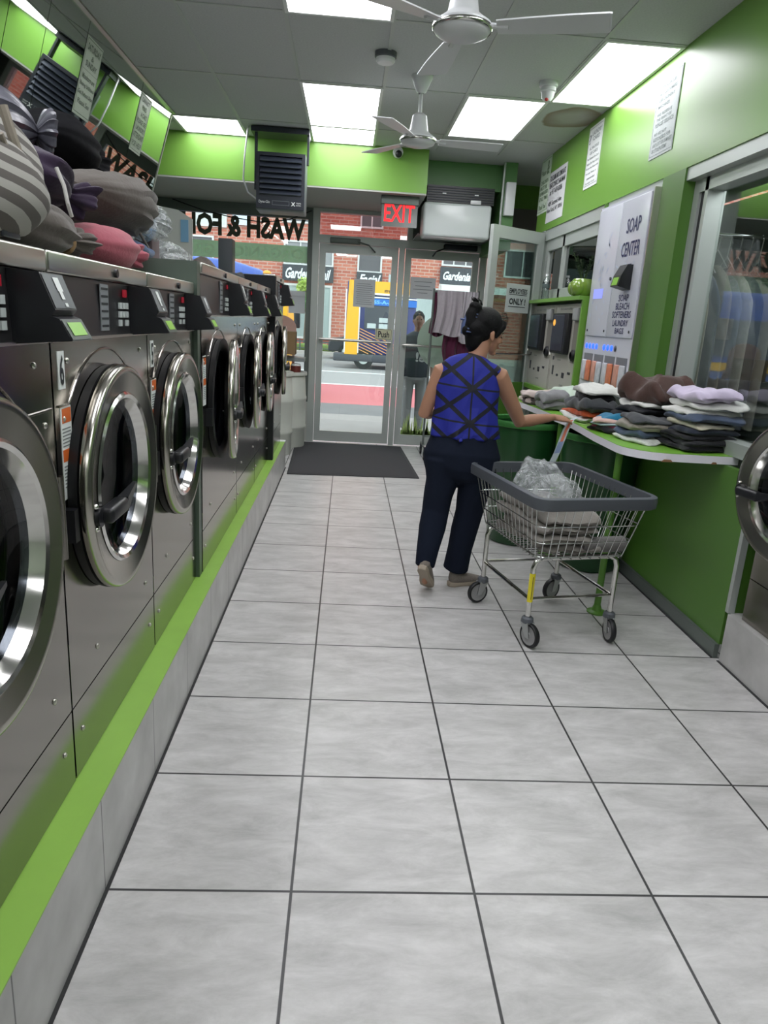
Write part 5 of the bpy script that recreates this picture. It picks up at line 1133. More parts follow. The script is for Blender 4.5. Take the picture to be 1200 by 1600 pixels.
def hung(x0, x1, zt, zb, yo, m, label, seed):
    mb = MB(); n = 34; m_ = 14; vs = []
    for side in (0, 1):
        for i in range(m_+1):
            for q in range(n+1):
                u = q/n; s = i/m_; wv = 0.018*sin(u*18+seed)+0.012*sin(u*31+seed*2+s*3)
                vs.append((x0+(x1-x0)*u + 0.03*sin(s*3+seed)*s, ry+yo+wv*(0.4+s)+(0.012 if side else -0.012), zt+(zb-zt)*s+0.02*sin(u*5+seed)*s))
    K = (m_+1)*(n+1); g = lambda i, q: i*(n+1)+q
    fs = [(g(i, q), g(i, q+1), g(i+1, q+1), g(i+1, q)) for i in range(m_) for q in range(n)]; fs += [tuple(K+v for v in reversed(f)) for f in fs]
    fs += [(g(i, 0), g(i+1, 0), K+g(i+1, 0), K+g(i, 0)) for i in range(m_)] + [(g(i, n), K+g(i, n), K+g(i+1, n), g(i+1, n)) for i in range(m_)] + [(g(m_, q), g(m_, q+1), K+g(m_, q+1), K+g(m_, q)) for q in range(n)] + [(g(0, q), K+g(0, q), K+g(0, q+1), g(0, q+1)) for q in range(n)]
    return tag(obj('draped_garment', mb.add(vs, fs), m), label, 'clothing', 'clothes draped over the rack by the door')
hung(0.985, 1.30, 1.915, 1.43, -0.03, cloth('satin_silver', (176, 168, 174), rough=0.4), 'silver-grey satin garment draped over the clothes rack', 1)
hung(0.955, 1.12, 1.915, 1.42, 0.02, cloth('burgundy', (84, 34, 58)), 'burgundy garment at the left end of the clothes rack', 2)
hung(1.28, 1.45, 1.915, 1.36, -0.03, cloth('satin_pale', (196, 190, 196), rough=0.4), 'paler grey garment at the right end of the clothes rack', 3)
hung(1.10, 1.42, 1.43, 1.14, 0.03, MATS['burgundy'], 'lower burgundy garment hanging beneath the silver one', 4)

# ------------------------------------------------------------------ laundry cart
ca = R(12.5); cc = V((1.135, 3.60, 0)); CM = Matrix.Rotation(ca, 3, 'Z')
def cartm(mb): mb.v = [CM @ p + cc for p in mb.v]; return mb
t = thing('laundry_cart', 'chrome wire laundry cart with grey bumper rim and four casters', 'cart', cc)
hw, hl, zr, zb_ = 0.315, 0.425, 0.775, 0.475; bw, bl_ = 0.245, 0.325
def rr(hx, hy, r, z, n=6):
    P = []
    for q, (sx_, sy_) in enumerate(((1, 1), (-1, 1), (-1, -1), (1, -1))):
        for k in range(n+1):
            a = q*pi/2+k/n*pi/2; P.append(V((sx_*(hx-r)+r*cos(a), sy_*(hy-r)+r*sin(a), z)))
    return P
# bumper rim: tall soft-edged band
prof = [(-0.012, -0.03), (0.006, -0.034), (0.018, -0.028), (0.021, 0.0), (0.018, 0.024), (0.006, 0.03), (-0.012, 0.027)]
ring = rr(hw, hl, 0.06, zr); vs = []; n = len(ring)
for i, p in enumerate(ring):
    nx = (ring[(i+1) % n]-ring[i-1]); nx = V((nx.y, -nx.x, 0)).normalized()
    for (o_, h_) in prof: vs.append(p+nx*o_+V((0, 0, h_)))
m_ = len(prof); rim = MB().add(vs, [(i*m_+k, i*m_+(k+1) % m_, ((i+1) % n)*m_+(k+1) % m_, ((i+1) % n)*m_+k) for i in range(n) for k in range(m_)])
obj('bumper_rim', cartm(rim), mat('bumper_grey', (76, 80, 86), 0.5), t)
wire = MB(); WR = 0.0028
def lerp_ring(f, r=0.05): return rr(bw+(hw-0.012-bw)*f, bl_+(hl-0.012-bl_)*f, r, zb_+(zr-0.02-zb_)*f)
for f, th in ((0.02, 0.004), (0.30, 0.003), (0.62, 0.003)): wire.tube(lerp_ring(f), th, 6, closed=True)
for sgn_ in (-1, 1):
    for k in range(16):
        y = -bl_+0.02+(2*bl_-0.04)*k/15; y2 = y*(hl-0.03)/bl_; wire.tube([(sgn_*(bw-0.02), y, zb_-0.008), (sgn_*bw, y, zb_), (sgn_*(hw-0.012), y2, zr-0.01)], WR, 5)
    for k in range(12):
        x = -bw+0.02+(2*bw-0.04)*k/11; x2 = x*(hw-0.03)/bw; wire.tube([(x, sgn_*(bl_-0.02), zb_-0.008), (x, sgn_*bl_, zb_), (x2, sgn_*(hl-0.012), zr-0.01)], WR, 5)
for k in range(19): y = -bl_+0.02+(2*bl_-0.04)*k/18; wire.tube([(-bw, y, zb_-0.006), (bw, y, zb_-0.006)], WR, 5)
for k in range(9): x = -bw+0.03+(2*bw-0.06)*k/8; wire.tube([(x, -bl_, zb_-0.010), (x, bl_, zb_-0.010)], 0.0026, 5)
obj('wire_basket', cartm(wire), mat('wire_chrome', (190, 192, 190), 0.22, metal=1.0), t)
fx_, fy_, zl = 0.235, 0.285, 0.165
for sy_ in (-1, 1):
    y = sy_*fy_; legs = MB()
    legs.tube([(-fx_, y, 0.15), (-fx_, y, 0.41), (-fx_+0.012, y, 0.445), (-fx_+0.045, y, 0.462), (fx_-0.045, y, 0.462), (fx_-0.012, y, 0.445), (fx_, y, 0.41), (fx_, y, 0.15)], 0.0135, 10)
    obj('leg_frame', cartm(legs), CHROME, t)
br = MB()
for sx_ in (-1, 1): br.tube([(sx_*fx_, -fy_, 0.245), (sx_*fx_, fy_, 0.245)], 0.010, 8)
for sy_ in (-1, 1): br.tube([(-fx_, sy_*fy_, 0.25), (fx_, sy_*fy_, 0.25)], 0.009, 8)
obj('brace', cartm(br), CHROME, t)
obj('yellow_sticker', cartm(MB().lathe([(0.0145, 0.235), (0.0145, 0.385)], (-fx_, -fy_, 0), n=14)), YEL, t)
obj('sticker_print', cartm(MB().box((-fx_-0.004, -fy_-0.0155, 0.25), (-fx_-0.001, -fy_-0.0148, 0.37))), INK, t, smooth=False)
def caster(lx, ly, swing):
    p = V((lx, ly, 0)); d = V((cos(R(swing)), sin(R(swing)), 0)); s_ = V((-d.y, d.x, 0)); wc = p + d*0.03 + V((0, 0, 0.064))
    c_ = obj('caster', cartm(MB().cyl(p+V((0, 0, 0.135)), p+V((0, 0, 0.175)), 0.011).lathe([(0.0, 0.155), (0.022, 0.155), (0.03, 0.148), (0.032, 0.128), (0.026, 0.122)], p)), GREYP, t)
    fk = MB()
    for sd in (-1, 1):
        o_ = s_*sd*0.019
        a, b, c2, e = p-d*0.026+V((0, 0, 0.126)), p+d*0.03+V((0, 0, 0.126)), wc+d*0.014-V((0, 0, 0.012)), wc-d*0.014-V((0, 0, 0.012))
        q = [a, b, c2, e]; fk.add([v+o_ for v in q]+[v+o_*1.16 for v in q], [(0,1,2,3),(7,6,5,4),(0,4,5,1),(1,5,6,2),(2,6,7,3),(3,7,4,0)])
    fk.add([p-d*0.026+s_*-0.022+V((0,0,0.122)), p+d*0.03+s_*-0.022+V((0,0,0.122)), p+d*0.03+s_*0.022+V((0,0,0.122)), p-d*0.026+s_*0.022+V((0,0,0.122)),
            p-d*0.026+s_*-0.022+V((0,0,0.13)), p+d*0.03+s_*-0.022+V((0,0,0.13)), p+d*0.03+s_*0.022+V((0,0,0.13)), p-d*0.026+s_*0.022+V((0,0,0.13))], [(0,1,2,3),(7,6,5,4),(0,4,5,1),(1,5,6,2),(2,6,7,3),(3,7,4,0)])
    obj('fork', cartm(fk), mat('fork_zinc', (178, 180, 180), 0.3, metal=0.8), c_, smooth=False)
    obj('tyre', cartm(MB().lathe([(0.050, -0.012), (0.060, -0.013), (0.0635, -0.007), (0.0635, 0.007), (0.060, 0.013), (0.050, 0.012)], wc, s_, 36)), BLACK, c_)
    obj('wheel_hub', cartm(MB().lathe([(1e-3, -0.013), (0.014, -0.013), (0.016, -0.009), (0.044, -0.008), (0.051, -0.012), (0.051, 0.012), (0.044, 0.008), (0.016, 0.009), (0.014, 0.013), (1e-3, 0.013)], wc, s_, 32)), mat('hub_grey', (150, 150, 150), 0.4), c_)
caster(-fx_, fy_, 190); caster(-fx_, -fy_, -75); caster(fx_, -fy_, -100); caster(fx_, fy_, 200)
# what it carries
bm_ = MB().sphere((0, 0, 0), (1, 1, 1), 8, 6); 
t2 = obj('folded_blanket', cartm(folded_mb((-0.055, -0.02, 0.476), 0.32, 0.56, 0.20, 0, 4, 77, 0.1)), cloth('blanket_grey', (130, 125, 119), 0.06)); tag(t2, 'grey folded blanket lying in the bottom of the wire cart', 'blanket')
t2 = obj('rolled_cloth', cartm(MB().lathe([(1e-3, 0), (0.035, 0), (0.04, 0.02), (0.04, 0.24), (1e-3, 0.25)], (0.02, -0.27, 0.52), (1, 0.0, 0), 24).jitter(0.008, 20, 4)), cloth('blanket_dark', (110, 108, 106))); tag(t2, 'rolled grey cloth at the near side of the cart basket', 'cloth')
pb = MB().sphere((-0.07, 0.0, 0.75), (0.17, 0.27, 0.12), 70, 44).jitter(0.09, 5.5, 9).jitter(0.05, 10, 3, True).jitter(0.012, 26, 5)
for p in pb.v: p.z = max(p.z, 0.685)
t2 = obj('plastic_bag', cartm(pb), plastic_film('bag_film', (196, 200, 202), 0.36, 0.14, 0.7, 12)); tag(t2, 'crumpled clear plastic bag heaped on top of the wire cart', 'plastic bag')

# ------------------------------------------------------------------ people
def skin_mesh(name, mb, m, parent=None, voxel=0.006, smooth_it=3, origin=None):
    o = obj(name, mb, m, parent, smooth=False, origin=origin)
    r = o.modifiers.new('merge', 'REMESH'); r.mode = 'VOXEL'; r.voxel_size = voxel; r.use_smooth_shade = True
    s = o.modifiers.new('soften', 'SMOOTH'); s.factor = 0.5; s.iterations = smooth_it
    return o
SKIN = mat('skin_tan', (172, 128, 104), 0.5, noise_amt=0.04, noise_scale=12, spec=0.35)
HAIR = mat('hair_black', (8, 8, 10), 0.6, bump=0.6, bump_scale=60, stretch=(5, 5, 1), spec=0.22, bd=0.006)
TROU = mat('trousers_navy', (22, 28, 42), 0.9, bump=0.3, bump_scale=9, spec=0.15)

def shirt_material():
    m = bpy.data.materials.new('shirt_blue_black'); m.use_nodes = True; nt = m.node_tree; N = nt.nodes; L = nt.links; b = N['Principled BSDF']
    tc = N.new('ShaderNodeTexCoord'); sx_ = N.new('ShaderNodeSeparateXYZ'); L.new(tc.outputs['Object'], sx_.inputs[0])
    def line(ax_, az, per, off, wdt):
        a = N.new('ShaderNodeMath'); a.operation = 'MULTIPLY'; a.inputs[1].default_value = ax_; L.new(sx_.outputs[0], a.inputs[0])
        c = N.new('ShaderNodeMath'); c.operation = 'MULTIPLY_ADD'; c.inputs[1].default_value = az; L.new(sx_.outputs[2], c.inputs[0]); L.new(a.outputs[0], c.inputs[2])
        d = N.new('ShaderNodeMath'); d.operation = 'MULTIPLY_ADD'; d.inputs[1].default_value = 1/per; d.inputs[2].default_value = off+50; L.new(c.outputs[0], d.inputs[0])
        f = N.new('ShaderNodeMath'); f.operation = 'FRACT'; L.new(d.outputs[0], f.inputs[0]); s = N.new('ShaderNodeMath'); s.operation = 'SUBTRACT'; s.inputs[1].default_value = 0.5; L.new(f.outputs[0], s.inputs[0])
        ab = N.new('ShaderNodeMath'); ab.operation = 'ABSOLUTE'; L.new(s.outputs[0], ab.inputs[0]); lt_ = N.new('ShaderNodeMath'); lt_.operation = 'LESS_THAN'; lt_.inputs[1].default_value = wdt/per/2; L.new(ab.outputs[0], lt_.inputs[0]); return lt_.outputs[0]
    # star centre near the middle of the back; diagonals wide, straight rays thin
    outs = [line(.64, .77, .150, .5, .024), line(-.64, .77, .150, .5, .024), line(1, 0, .234, .5, .010), line(0.08, 1, .1948, .5, .010)]
    acc = outs[0]
    for o_ in outs[1:]:
        mx = N.new('ShaderNodeMath'); mx.operation = 'MAXIMUM'; L.new(acc, mx.inputs[0]); L.new(o_, mx.inputs[1]); acc = mx.outputs[0]
    mix = N.new('ShaderNodeMix'); mix.data_type = 'RGBA'; mix.inputs[6].default_value = lin((24, 34, 138)) + (1,); mix.inputs[7].default_value = lin((16, 18, 30)) + (1,)
    L.new(acc, mix.inputs[0]); L.new(mix.outputs[2], b.inputs['Base Color']); b.inputs['Roughness'].default_value = 0.75
    return m

def hand(mb, wrist, dirv, up, size=1.0, side=1, curl=0.25, spread=0.06):
    """palm, four fingers and a thumb; up = back of the hand"""
    d = V(dirv).normalized(); u = V(up); u = (u - d*u.dot(d)).normalized(); s = d.cross(u)*side; W = V(wrist)
    pl_ = 0.092*size
    mb.loft([(W-d*0.012, 0.024*size, 0.017*size), (W+d*0.02*size, 0.031*size, 0.016*size), (W+d*0.06*size, 0.040*size, 0.014*size), (W+d*pl_, 0.039*size, 0.012*size)], ref=s, n=18)
    for k, (off, ln) in enumerate(((0.029, 0.066), (0.010, 0.076), (-0.010, 0.071), (-0.028, 0.055))):
        base = W + d*(pl_-0.012)*1.0 + s*off*size; dd = (d + s*off*spread*20*0.3).normalized(); p = base; pts = [(p, 0.0088*size, 0.0088*size)]; ang = 0.0
        for j, f in enumerate((0.45, 0.32, 0.23)):
            ang += curl*(0.6+j*0.5); q = dd*cos(ang) - u*sin(ang); p = p + q*ln*size*f + (d*0.012*size if j == 0 else V((0, 0, 0))); r = (0.0082, 0.0076, 0.0062)[j]*size; pts.append((p, r, r))
        mb.loft(pts, ref=s, n=12)
    tb_ = W + d*0.02*size + s*0.022*size
    mb.loft([(tb_, 0.014*size, 0.013*size), (tb_+(d*0.6+s*0.75-u*0.25).normalized()*0.035*size, 0.012*size, 0.011*size), (tb_+(d*0.8+s*0.5-u*0.35).normalized()*0.062*size, 0.0095*size, 0.009*size), (tb_+(d*0.95+s*0.25-u*0.35).normalized()*0.082*size, 0.0075*size, 0.007*size)], ref=u, n=12)
    return mb

# --- woman at the cart
head_c = V((0.79, 4.14, 1.515)); fdir = V((0.90, 0.36, -0.20)).normalized(); fs_ = fdir.cross(V((0, 0, 1))).normalized(); fu = fs_.cross(fdir).normalized()   # forward, right, up of the head
body = MB()
Hm = lambda f, s, u: head_c + fdir*f + fs_*s + fu*u
# skull, jaw, features
def ell(mb, c, a, b, c3, n=24, m=16):
    vs = []
    for i in range(m+1):
        t_ = pi*i/m
        for k in range(n):
            q = 2*pi*k/n; vs.append(c + fdir*(a*sin(t_)*cos(q)) + fs_*(b*sin(t_)*sin(q)) - fu*(c3*cos(t_)))
    mb.add(vs, [(i*n+k, i*n+(k+1) % n, (i+1)*n+(k+1) % n, (i+1)*n+k) for i in range(m) for k in range(n)]); return mb
ell(body, Hm(-0.005, 0, 0.025), 0.092, 0.072, 0.090)
body.loft([(Hm(0.040, 0, 0.03), 0.060, 0.045), (Hm(0.042, 0, -0.02), 0.056, 0.046), (Hm(0.046, 0, -0.060), 0.044, 0.040), (Hm(0.055, 0, -0.092), 0.026, 0.026)], ref=fs_, n=24)
ell(body, Hm(0.072, 0, -0.098), 0.020, 0.020, 0.015)            # chin
body.loft([(Hm(0.084, 0, 0.012), 0.009, 0.008), (Hm(0.098, 0, -0.012), 0.011, 0.010), (Hm(0.107, 0, -0.030), 0.014, 0.011)], ref=fs_, n=12)   # nose
ell(body, Hm(0.086, 0, -0.056), 0.011, 0.022, 0.006); ell(body, Hm(0.084, 0, -0.067), 0.011, 0.019, 0.007)   # lips
ell(body, Hm(0.080, 0, 0.020), 0.012, 0.045, 0.007)            # brow ridge
for sd in (-1, 1):
    ell(body, Hm(0.062, sd*0.038, -0.028), 0.020, 0.020, 0.022)    # cheeks
    ell(body, Hm(-0.008, sd*0.076, -0.012), 0.015, 0.008, 0.028); ell(body, Hm(-0.002, sd*0.078, -0.032), 0.009, 0.008, 0.012)   # ears
nk = V((0.725, 4.115, 1.36))
body.loft([(Hm(-0.015, 0, -0.03), 0.054, 0.054), (nk+V((0.02, 0, 0.03)), 0.052, 0.055), (nk+V((0, 0, -0.01)), 0.060, 0.062), (nk+V((-0.01, 0.0, -0.05)), 0.10, 0.075)], ref=(1, 0, 0), n=24)
fr = V((0.97, -0.22, 0)).normalized()     # line of the shoulders (to her right)
tc_ = V((0.70, 4.10, 0))
body.loft([(V((0.712, 4.105, 1.335)), 0.135, 0.070), (V((0.705, 4.10, 1.28)), 0.165, 0.088), (V((0.70, 4.10, 1.15)), 0.150, 0.095), (V((0.70, 4.10, 1.02)), 0.145, 0.095), (V((0.695, 4.09, 0.88)), 0.17, 0.11), (V((0.69, 4.09, 0.80)), 0.17, 0.11)], ref=fr, n=28)
SL, SR = V((0.545, 4.135, 1.285)), V((0.872, 4.065, 1.282))
EL, WL = V((0.468, 4.16, 1.035)), V((0.565, 4.36, 1.02)); ER, WR_ = V((1.045, 4.18, 1.015)), V((1.285, 4.315, 1.035))
def limb(pts): body.loft(pts, ref=(0, 1, 0), n=20)
limb([(SL+V((0.05, 0, 0.015)), 0.050, 0.050), (SL, 0.050, 0.052), (SL*.7+EL*.3, 0.047, 0.046), (SL*.3+EL*.7, 0.042, 0.041), (EL, 0.038, 0.037), (EL*.7+WL*.3, 0.037, 0.036), (EL*.3+WL*.7, 0.029, 0.028), (WL, 0.024, 0.020)])
limb([(SR-V((0.05, 0, -0.015)), 0.050, 0.050), (SR, 0.050, 0.053), (SR*.7+ER*.3, 0.048, 0.048), (SR*.3+ER*.7, 0.043, 0.043), (ER, 0.039, 0.039), (ER*.7+WR_*.3, 0.038, 0.037), (ER*.3+WR_*.7, 0.030, 0.029), (WR_, 0.025, 0.020)])
hand(body, WR_, (0.90, 0.38, -0.10), (0.1, -0.35, 0.93), 0.98, side=-1, curl=0.22)
hand(body, WL, (0.65, 0.72, -0.1), (-0.5, 0.5, 0.7), 0.95, side=1, curl=0.45)
# legs under the trousers
HL_, HR_ = V((0.60, 4.09, 0.82)), V((0.79, 4.08, 0.82))
KL, KR = V((0.575, 4.07, 0.46)), V((0.765, 4.09, 0.47)); AL_, AR_ = V((0.505, 3.93, 0.17)), V((0.725, 4.10, 0.09))
for h_, k_, a_ in ((HL_, KL, AL_), (HR_, KR, AR_)):
    limb([(h_, 0.085, 0.09), (h_*.5+k_*.5, 0.068, 0.07), (k_, 0.05, 0.052), (k_*.6+a_*.4, 0.048, 0.05), (a_, 0.032, 0.034), (a_-V((0, 0, 0.03)), 0.030, 0.034)])
limb([(AL_-V((0, 0, 0.02)), 0.03, 0.03), (V((0.525, 3.98, 0.06)), 0.034, 0.022)]); limb([(AR_-V((0, 0, 0.03)), 0.03, 0.03), (V((0.85, 4.13, 0.035)), 0.034, 0.02)])
woman = skin_mesh('person', body, SKIN, voxel=0.0045, smooth_it=2, origin=(0.65, 4.05, 0))
tag(woman, 'woman in sleeveless blue and black top and navy trousers reaching to the counter', 'person')
# eyes
for sd in (-1, 1):
    e_ = MB(); ell(e_, Hm(0.079, sd*0.031, -0.004), 0.010, 0.013, 0.006, 12, 8); obj('eye', e_, mat('eye_dark', (40, 30, 28), 0.2), woman)
    e_ = MB().tube([Hm(0.088, sd*0.015, 0.017), Hm(0.086, sd*0.035, 0.023), Hm(0.072, sd*0.052, 0.016)], 0.0035, 6); obj('eyebrow', e_, HAIR, woman)
e_ = MB(); ell(e_, Hm(0.094, 0, -0.0615), 0.006, 0.020, 0.006, 12, 8); obj('lips', e_, mat('lips', (140, 84, 76), 0.5), woman)
# hair: cap, nape fall, twisted bun with loose ends
hr = MB()
ell(hr, Hm(-0.022, 0, 0.045), 0.103, 0.086, 0.093); ell(hr, Hm(-0.055, 0, 0.005), 0.085, 0.080, 0.085)
hr.loft([(Hm(-0.06, 0, 0.0), 0.078, 0.05), (Hm(-0.072, 0, -0.055), 0.066, 0.045), (Hm(-0.07, 0, -0.10), 0.045, 0.032), (Hm(-0.058, 0, -0.125), 0.022, 0.016)], ref=fs_, n=20)
for sd in (-1, 1):
    hr.loft([(Hm(0.055, sd*0.045, 0.075), 0.030, 0.022), (Hm(0.052, sd*0.066, 0.045), 0.018, 0.014), (Hm(0.030, sd*0.073, 0.012), 0.016, 0.008), (Hm(0.018, sd*0.074, -0.02), 0.008, 0.005)], ref=fdir, n=12)
hr.loft([(Hm(-0.112, 0.0, -0.03), 0.030, 0.022), (Hm(-0.125, 0.0, 0.02), 0.036, 0.030), (Hm(-0.128, 0.0, 0.07), 0.036, 0.034), (Hm(-0.118, 0, 0.105), 0.036, 0.036), (Hm(-0.108, 0, 0.128), 0.026, 0.028)], ref=fs_, n=18); ell(hr, Hm(-0.120, 0.004, 0.118), 0.038, 0.034, 0.026); ell(hr, Hm(-0.142, 0.0, -0.02), 0.022, 0.020, 0.026)
hr.jitter(0.006, 22, 3)
skin_mesh('hair', hr, HAIR, woman, voxel=0.005, smooth_it=2)
lo = MB(); rnd = random.Random(4)
for k in range(14):
    b_ = Hm(-0.105+rnd.uniform(-.015, .02), rnd.uniform(-.02, .02), 0.135); a1 = rnd.uniform(-1, 1)
    lo.tube([b_, b_+fu*0.02+fdir*(-0.018+0.01*a1)+fs_*0.01*a1, b_+fu*(0.022+rnd.uniform(-.01, .008))-fdir*(0.035+0.012*a1)+fs_*0.022*a1], [0.005, 0.003, 0.0012], 5)
for k in range(5):
    b_ = Hm(0.03+0.015*k, 0.05-0.02*k, 0.122-0.006*k); lo.tube([b_, b_+fdir*0.03+fu*0.006, b_+fdir*0.055-fu*0.022], [0.003, 0.0018, 0.0008], 5)
obj('loose_strands', lo, HAIR, woman)
cw = MB()   # claw clip
for k in range(7):
    u = -0.03+k*0.017; cw.tube([Hm(-0.150, -0.012, u), Hm(-0.140, 0.020, u+0.003), Hm(-0.112, 0.040, u+0.005)], [0.005, 0.0045, 0.003], 6)
cw.loft([(Hm(-0.152, -0.010, -0.042), 0.006, 0.014), (Hm(-0.160, -0.010, 0.01), 0.008, 0.018), (Hm(-0.150, -0.010, 0.082), 0.006, 0.014)], ref=fdir, n=14)
cw.loft([(Hm(-0.158, -0.012, 0.035), 0.007, 0.010), (Hm(-0.180, -0.020, 0.032), 0.006, 0.012)], ref=fu, n=10)
obj('claw_clip', cw, mat('clip_blue', (78, 92, 130), 0.3), woman)
# top
sh = MB()
sh.loft([(V((0.715, 4.105, 1.372)), 0.095, 0.070), (V((0.712, 4.10, 1.355)), 0.130, 0.082), (V((0.708, 4.10, 1.325)), 0.163, 0.094), (V((0.703, 4.10, 1.27)), 0.176, 0.108), (V((0.70, 4.095, 1.20)), 0.182, 0.115), (V((0.70, 4.095, 1.10)), 0.182, 0.120), (V((0.702, 4.09, 1.02)), 0.188, 0.126), (V((0.703, 4.09, 0.955)), 0.200, 0.134), (V((0.703, 4.09, 0.925)), 0.203, 0.136)], ref=fr, n=40)
sh.loft([(SL+V((0.075, 0.0, 0.045)), 0.050, 0.035), (SL+V((0.035, 0, 0.030)), 0.056, 0.036), (SL+V((0.018, 0, 0.018)), 0.058, 0.036)], ref=(0, 1, 0), n=20); sh.loft([(SR+V((-0.075, 0.0, 0.045)), 0.050, 0.035), (SR+V((-0.035, 0, 0.030)), 0.056, 0.036), (SR+V((-0.018, 0, 0.018)), 0.058, 0.036)], ref=(0, 1, 0), n=20)
for i, p in enumerate(sh.v):
    q = p - V((0.70, 4.1, p.z)); a = math.atan2(q.y, q.x); am = 0.004+0.007*max(0, (1.05-p.z)/0.13)
    if p.z < 1.30: sh.v[i] = p + q.normalized()*am*(sin(7*a+p.z*30)+0.6*sin(13*a-p.z*18))
shirt = skin_mesh('sleeveless_top', sh, shirt_material(), woman, voxel=0.006, smooth_it=2, origin=(0.708, 4.1, 1.21))
obj('hem_tie', MB().loft([(V((0.66, 3.965, 0.925)), 0.016, 0.008), (V((0.664, 3.955, 0.912)), 0.012, 0.007)], n=10), shirt.data.materials[0], woman)
# trousers
tr_ = MB()
tr_.loft([(V((0.70, 4.09, 0.965)), 0.180, 0.118), (V((0.70, 4.09, 0.90)), 0.200, 0.135), (V((0.70, 4.085, 0.82)), 0.225, 0.155), (V((0.695, 4.08, 0.74)), 0.222, 0.150), (V((0.69, 4.08, 0.69)), 0.205, 0.125)], ref=fr, n=36)
tr_.loft([(V((0.595, 4.09, 0.78)), 0.115, 0.130), (V((0.592, 4.08, 0.66)), 0.100, 0.112), (V((0.578, 4.07, 0.56)), 0.088, 0.098), (V((0.572, 4.065, 0.47)), 0.082, 0.088), (V((0.556, 4.03, 0.38)), 0.078, 0.080), (V((0.532, 3.98, 0.26)), 0.068, 0.070), (V((0.515, 3.945, 0.165)), 0.060, 0.064)], ref=(1, 0, 0), n=28)
tr_.loft([(V((0.800, 4.07, 0.78)), 0.115, 0.130), (V((0.795, 4.07, 0.66)), 0.100, 0.112), (V((0.780, 4.075, 0.56)), 0.088, 0.098), (V((0.772, 4.085, 0.47)), 0.082, 0.088), (V((0.755, 4.09, 0.36)), 0.082, 0.084), (V((0.738, 4.09, 0.24)), 0.078, 0.080), (V((0.728, 4.09, 0.105)), 0.074, 0.080)], ref=(1, 0, 0), n=28)
tr_.jitter(0.010, 7, 6).jitter(0.004, 18, 2)
skin_mesh('trousers', tr_, TROU, woman, voxel=0.007, smooth_it=3)
# shoes
SHOE = mat('shoe_grey', (122, 114, 106), 0.8, bump=0.4, bump_scale=120); SOLE = mat('sole_tan', (158, 146, 130), 0.7)
def shoe(M, org):
    """shoe in its own frame: heel at x=-.09, toe at x=.16, sole at z=0"""
    up = MB().loft([(V((-0.075, 0, 0.055)), 0.030, 0.036), (V((-0.04, 0, 0.052)), 0.036, 0.044), (V((0.02, 0, 0.045)), 0.037, 0.036), (V((0.08, 0, 0.036)), 0.041, 0.026), (V((0.125, 0, 0.030)), 0.037, 0.019), (V((0.150, 0, 0.026)), 0.022, 0.012)], ref=(0, 1, 0), n=22)
    up.loft([(V((-0.045, 0, 0.06)), 0.042, 0.034), (V((-0.045, 0, 0.098)), 0.038, 0.031)], ref=(1, 0, 0), n=20)
    so = MB(); P = [(-0.095, 0.0), (-0.088, 0.022), (-0.06, 0.033), (0.0, 0.030), (0.06, 0.041), (0.11, 0.042), (0.145, 0.028), (0.16, 0.0)]
    full = P + [(x, -y) for x, y in reversed(P[1:-1])]
    vs = []
    for z, sc_ in ((0.0, 0.96), (0.006, 1.0), (0.020, 1.0), (0.026, 0.97)): vs += [(x*sc_, y*sc_, z + (0.012 if x > 0.13 else 0.006 if x < -0.08 and z > .01 else 0)) for x, y in full]
    n = len(full); so.add(vs, [(i*n+k, i*n+(k+1) % n, (i+1)*n+(k+1) % n, (i+1)*n+k) for i in range(3) for k in range(n)] + [tuple(reversed(range(n))), tuple(range(3*n, 4*n))])
    for mb in (up, so): mb.v = [M @ p + V(org) for p in mb.v]
    s_ = skin_mesh('shoe', up, SHOE, woman, voxel=0.006, smooth_it=2)
    obj('sole', so, SOLE, s_, bevel=0.004)
shoe(Matrix.Rotation(R(22), 3, 'Z'), (0.765, 4.09, 0.0))
Ml = Matrix.Rotation(R(66), 3, 'Z') @ Matrix.Rotation(R(48), 3, 'Y')
# trailing shoe: toe on the floor, heel lifted
q = Ml @ V((0.13, 0, 0.0)); shoe(Ml, (0.545-q.x, 3.985-q.y, 0.012-q.z))
# tape strip held in the hand
hp = at(893, 657, 1, 4.40); t = MB(); path = [at(905, 651, 1, 4.44), at(893, 656, 1, 4.41), at(884, 672, 1, 4.39), at(877, 690, 1, 4.385), at(870, 708, 1, 4.385), at(862, 724, 1, 4.39)]
vs = []
for i, p in enumerate(path):
    for o_ in ((-0.020, 0), (0.020, 0), (0.020, 0.0012), (-0.020, 0.0012)): vs.append(p + V((o_[0]*0.95, -o_[0]*0.3+o_[1], o_[0]*0.25)))
t.add(vs, [(i*4+k, i*4+(k+1) % 4, (i+1)*4+(k+1) % 4, (i+1)*4+k) for i in range(len(path)-1) for k in range(4)] + [(3, 2, 1, 0), tuple(range(4*len(path)-4, 4*len(path)))])
t = obj('garment_tape', t, mat('tape_pale', (186, 200, 202), 0.4)); tag(t, "pale printed tape strip hanging from the woman's right hand over the counter edge", 'tape')
vs = []
for i, p in enumerate(path[1:4]):
    for o_ in (-0.008, 0.010): vs.append(p + V((o_*0.95, -o_*0.3-0.002, o_*0.25)))
obj('orange_stripe', MB().add(vs, [(0, 1, 3, 2), (2, 3, 5, 4)]), mat('tape_orange', (214, 120, 92), 0.5), t, smooth=False)
vs = []
for i, p in enumerate(path[3:5]):
    for o_ in (-0.017, 0.015): vs.append(p + V((o_*0.95, -o_*0.3-0.002, o_*0.25)))
obj('blue_print', MB().add(vs, [(0, 1, 3, 2)]), mat('tape_blue', (136, 154, 190), 0.5), t, smooth=False)
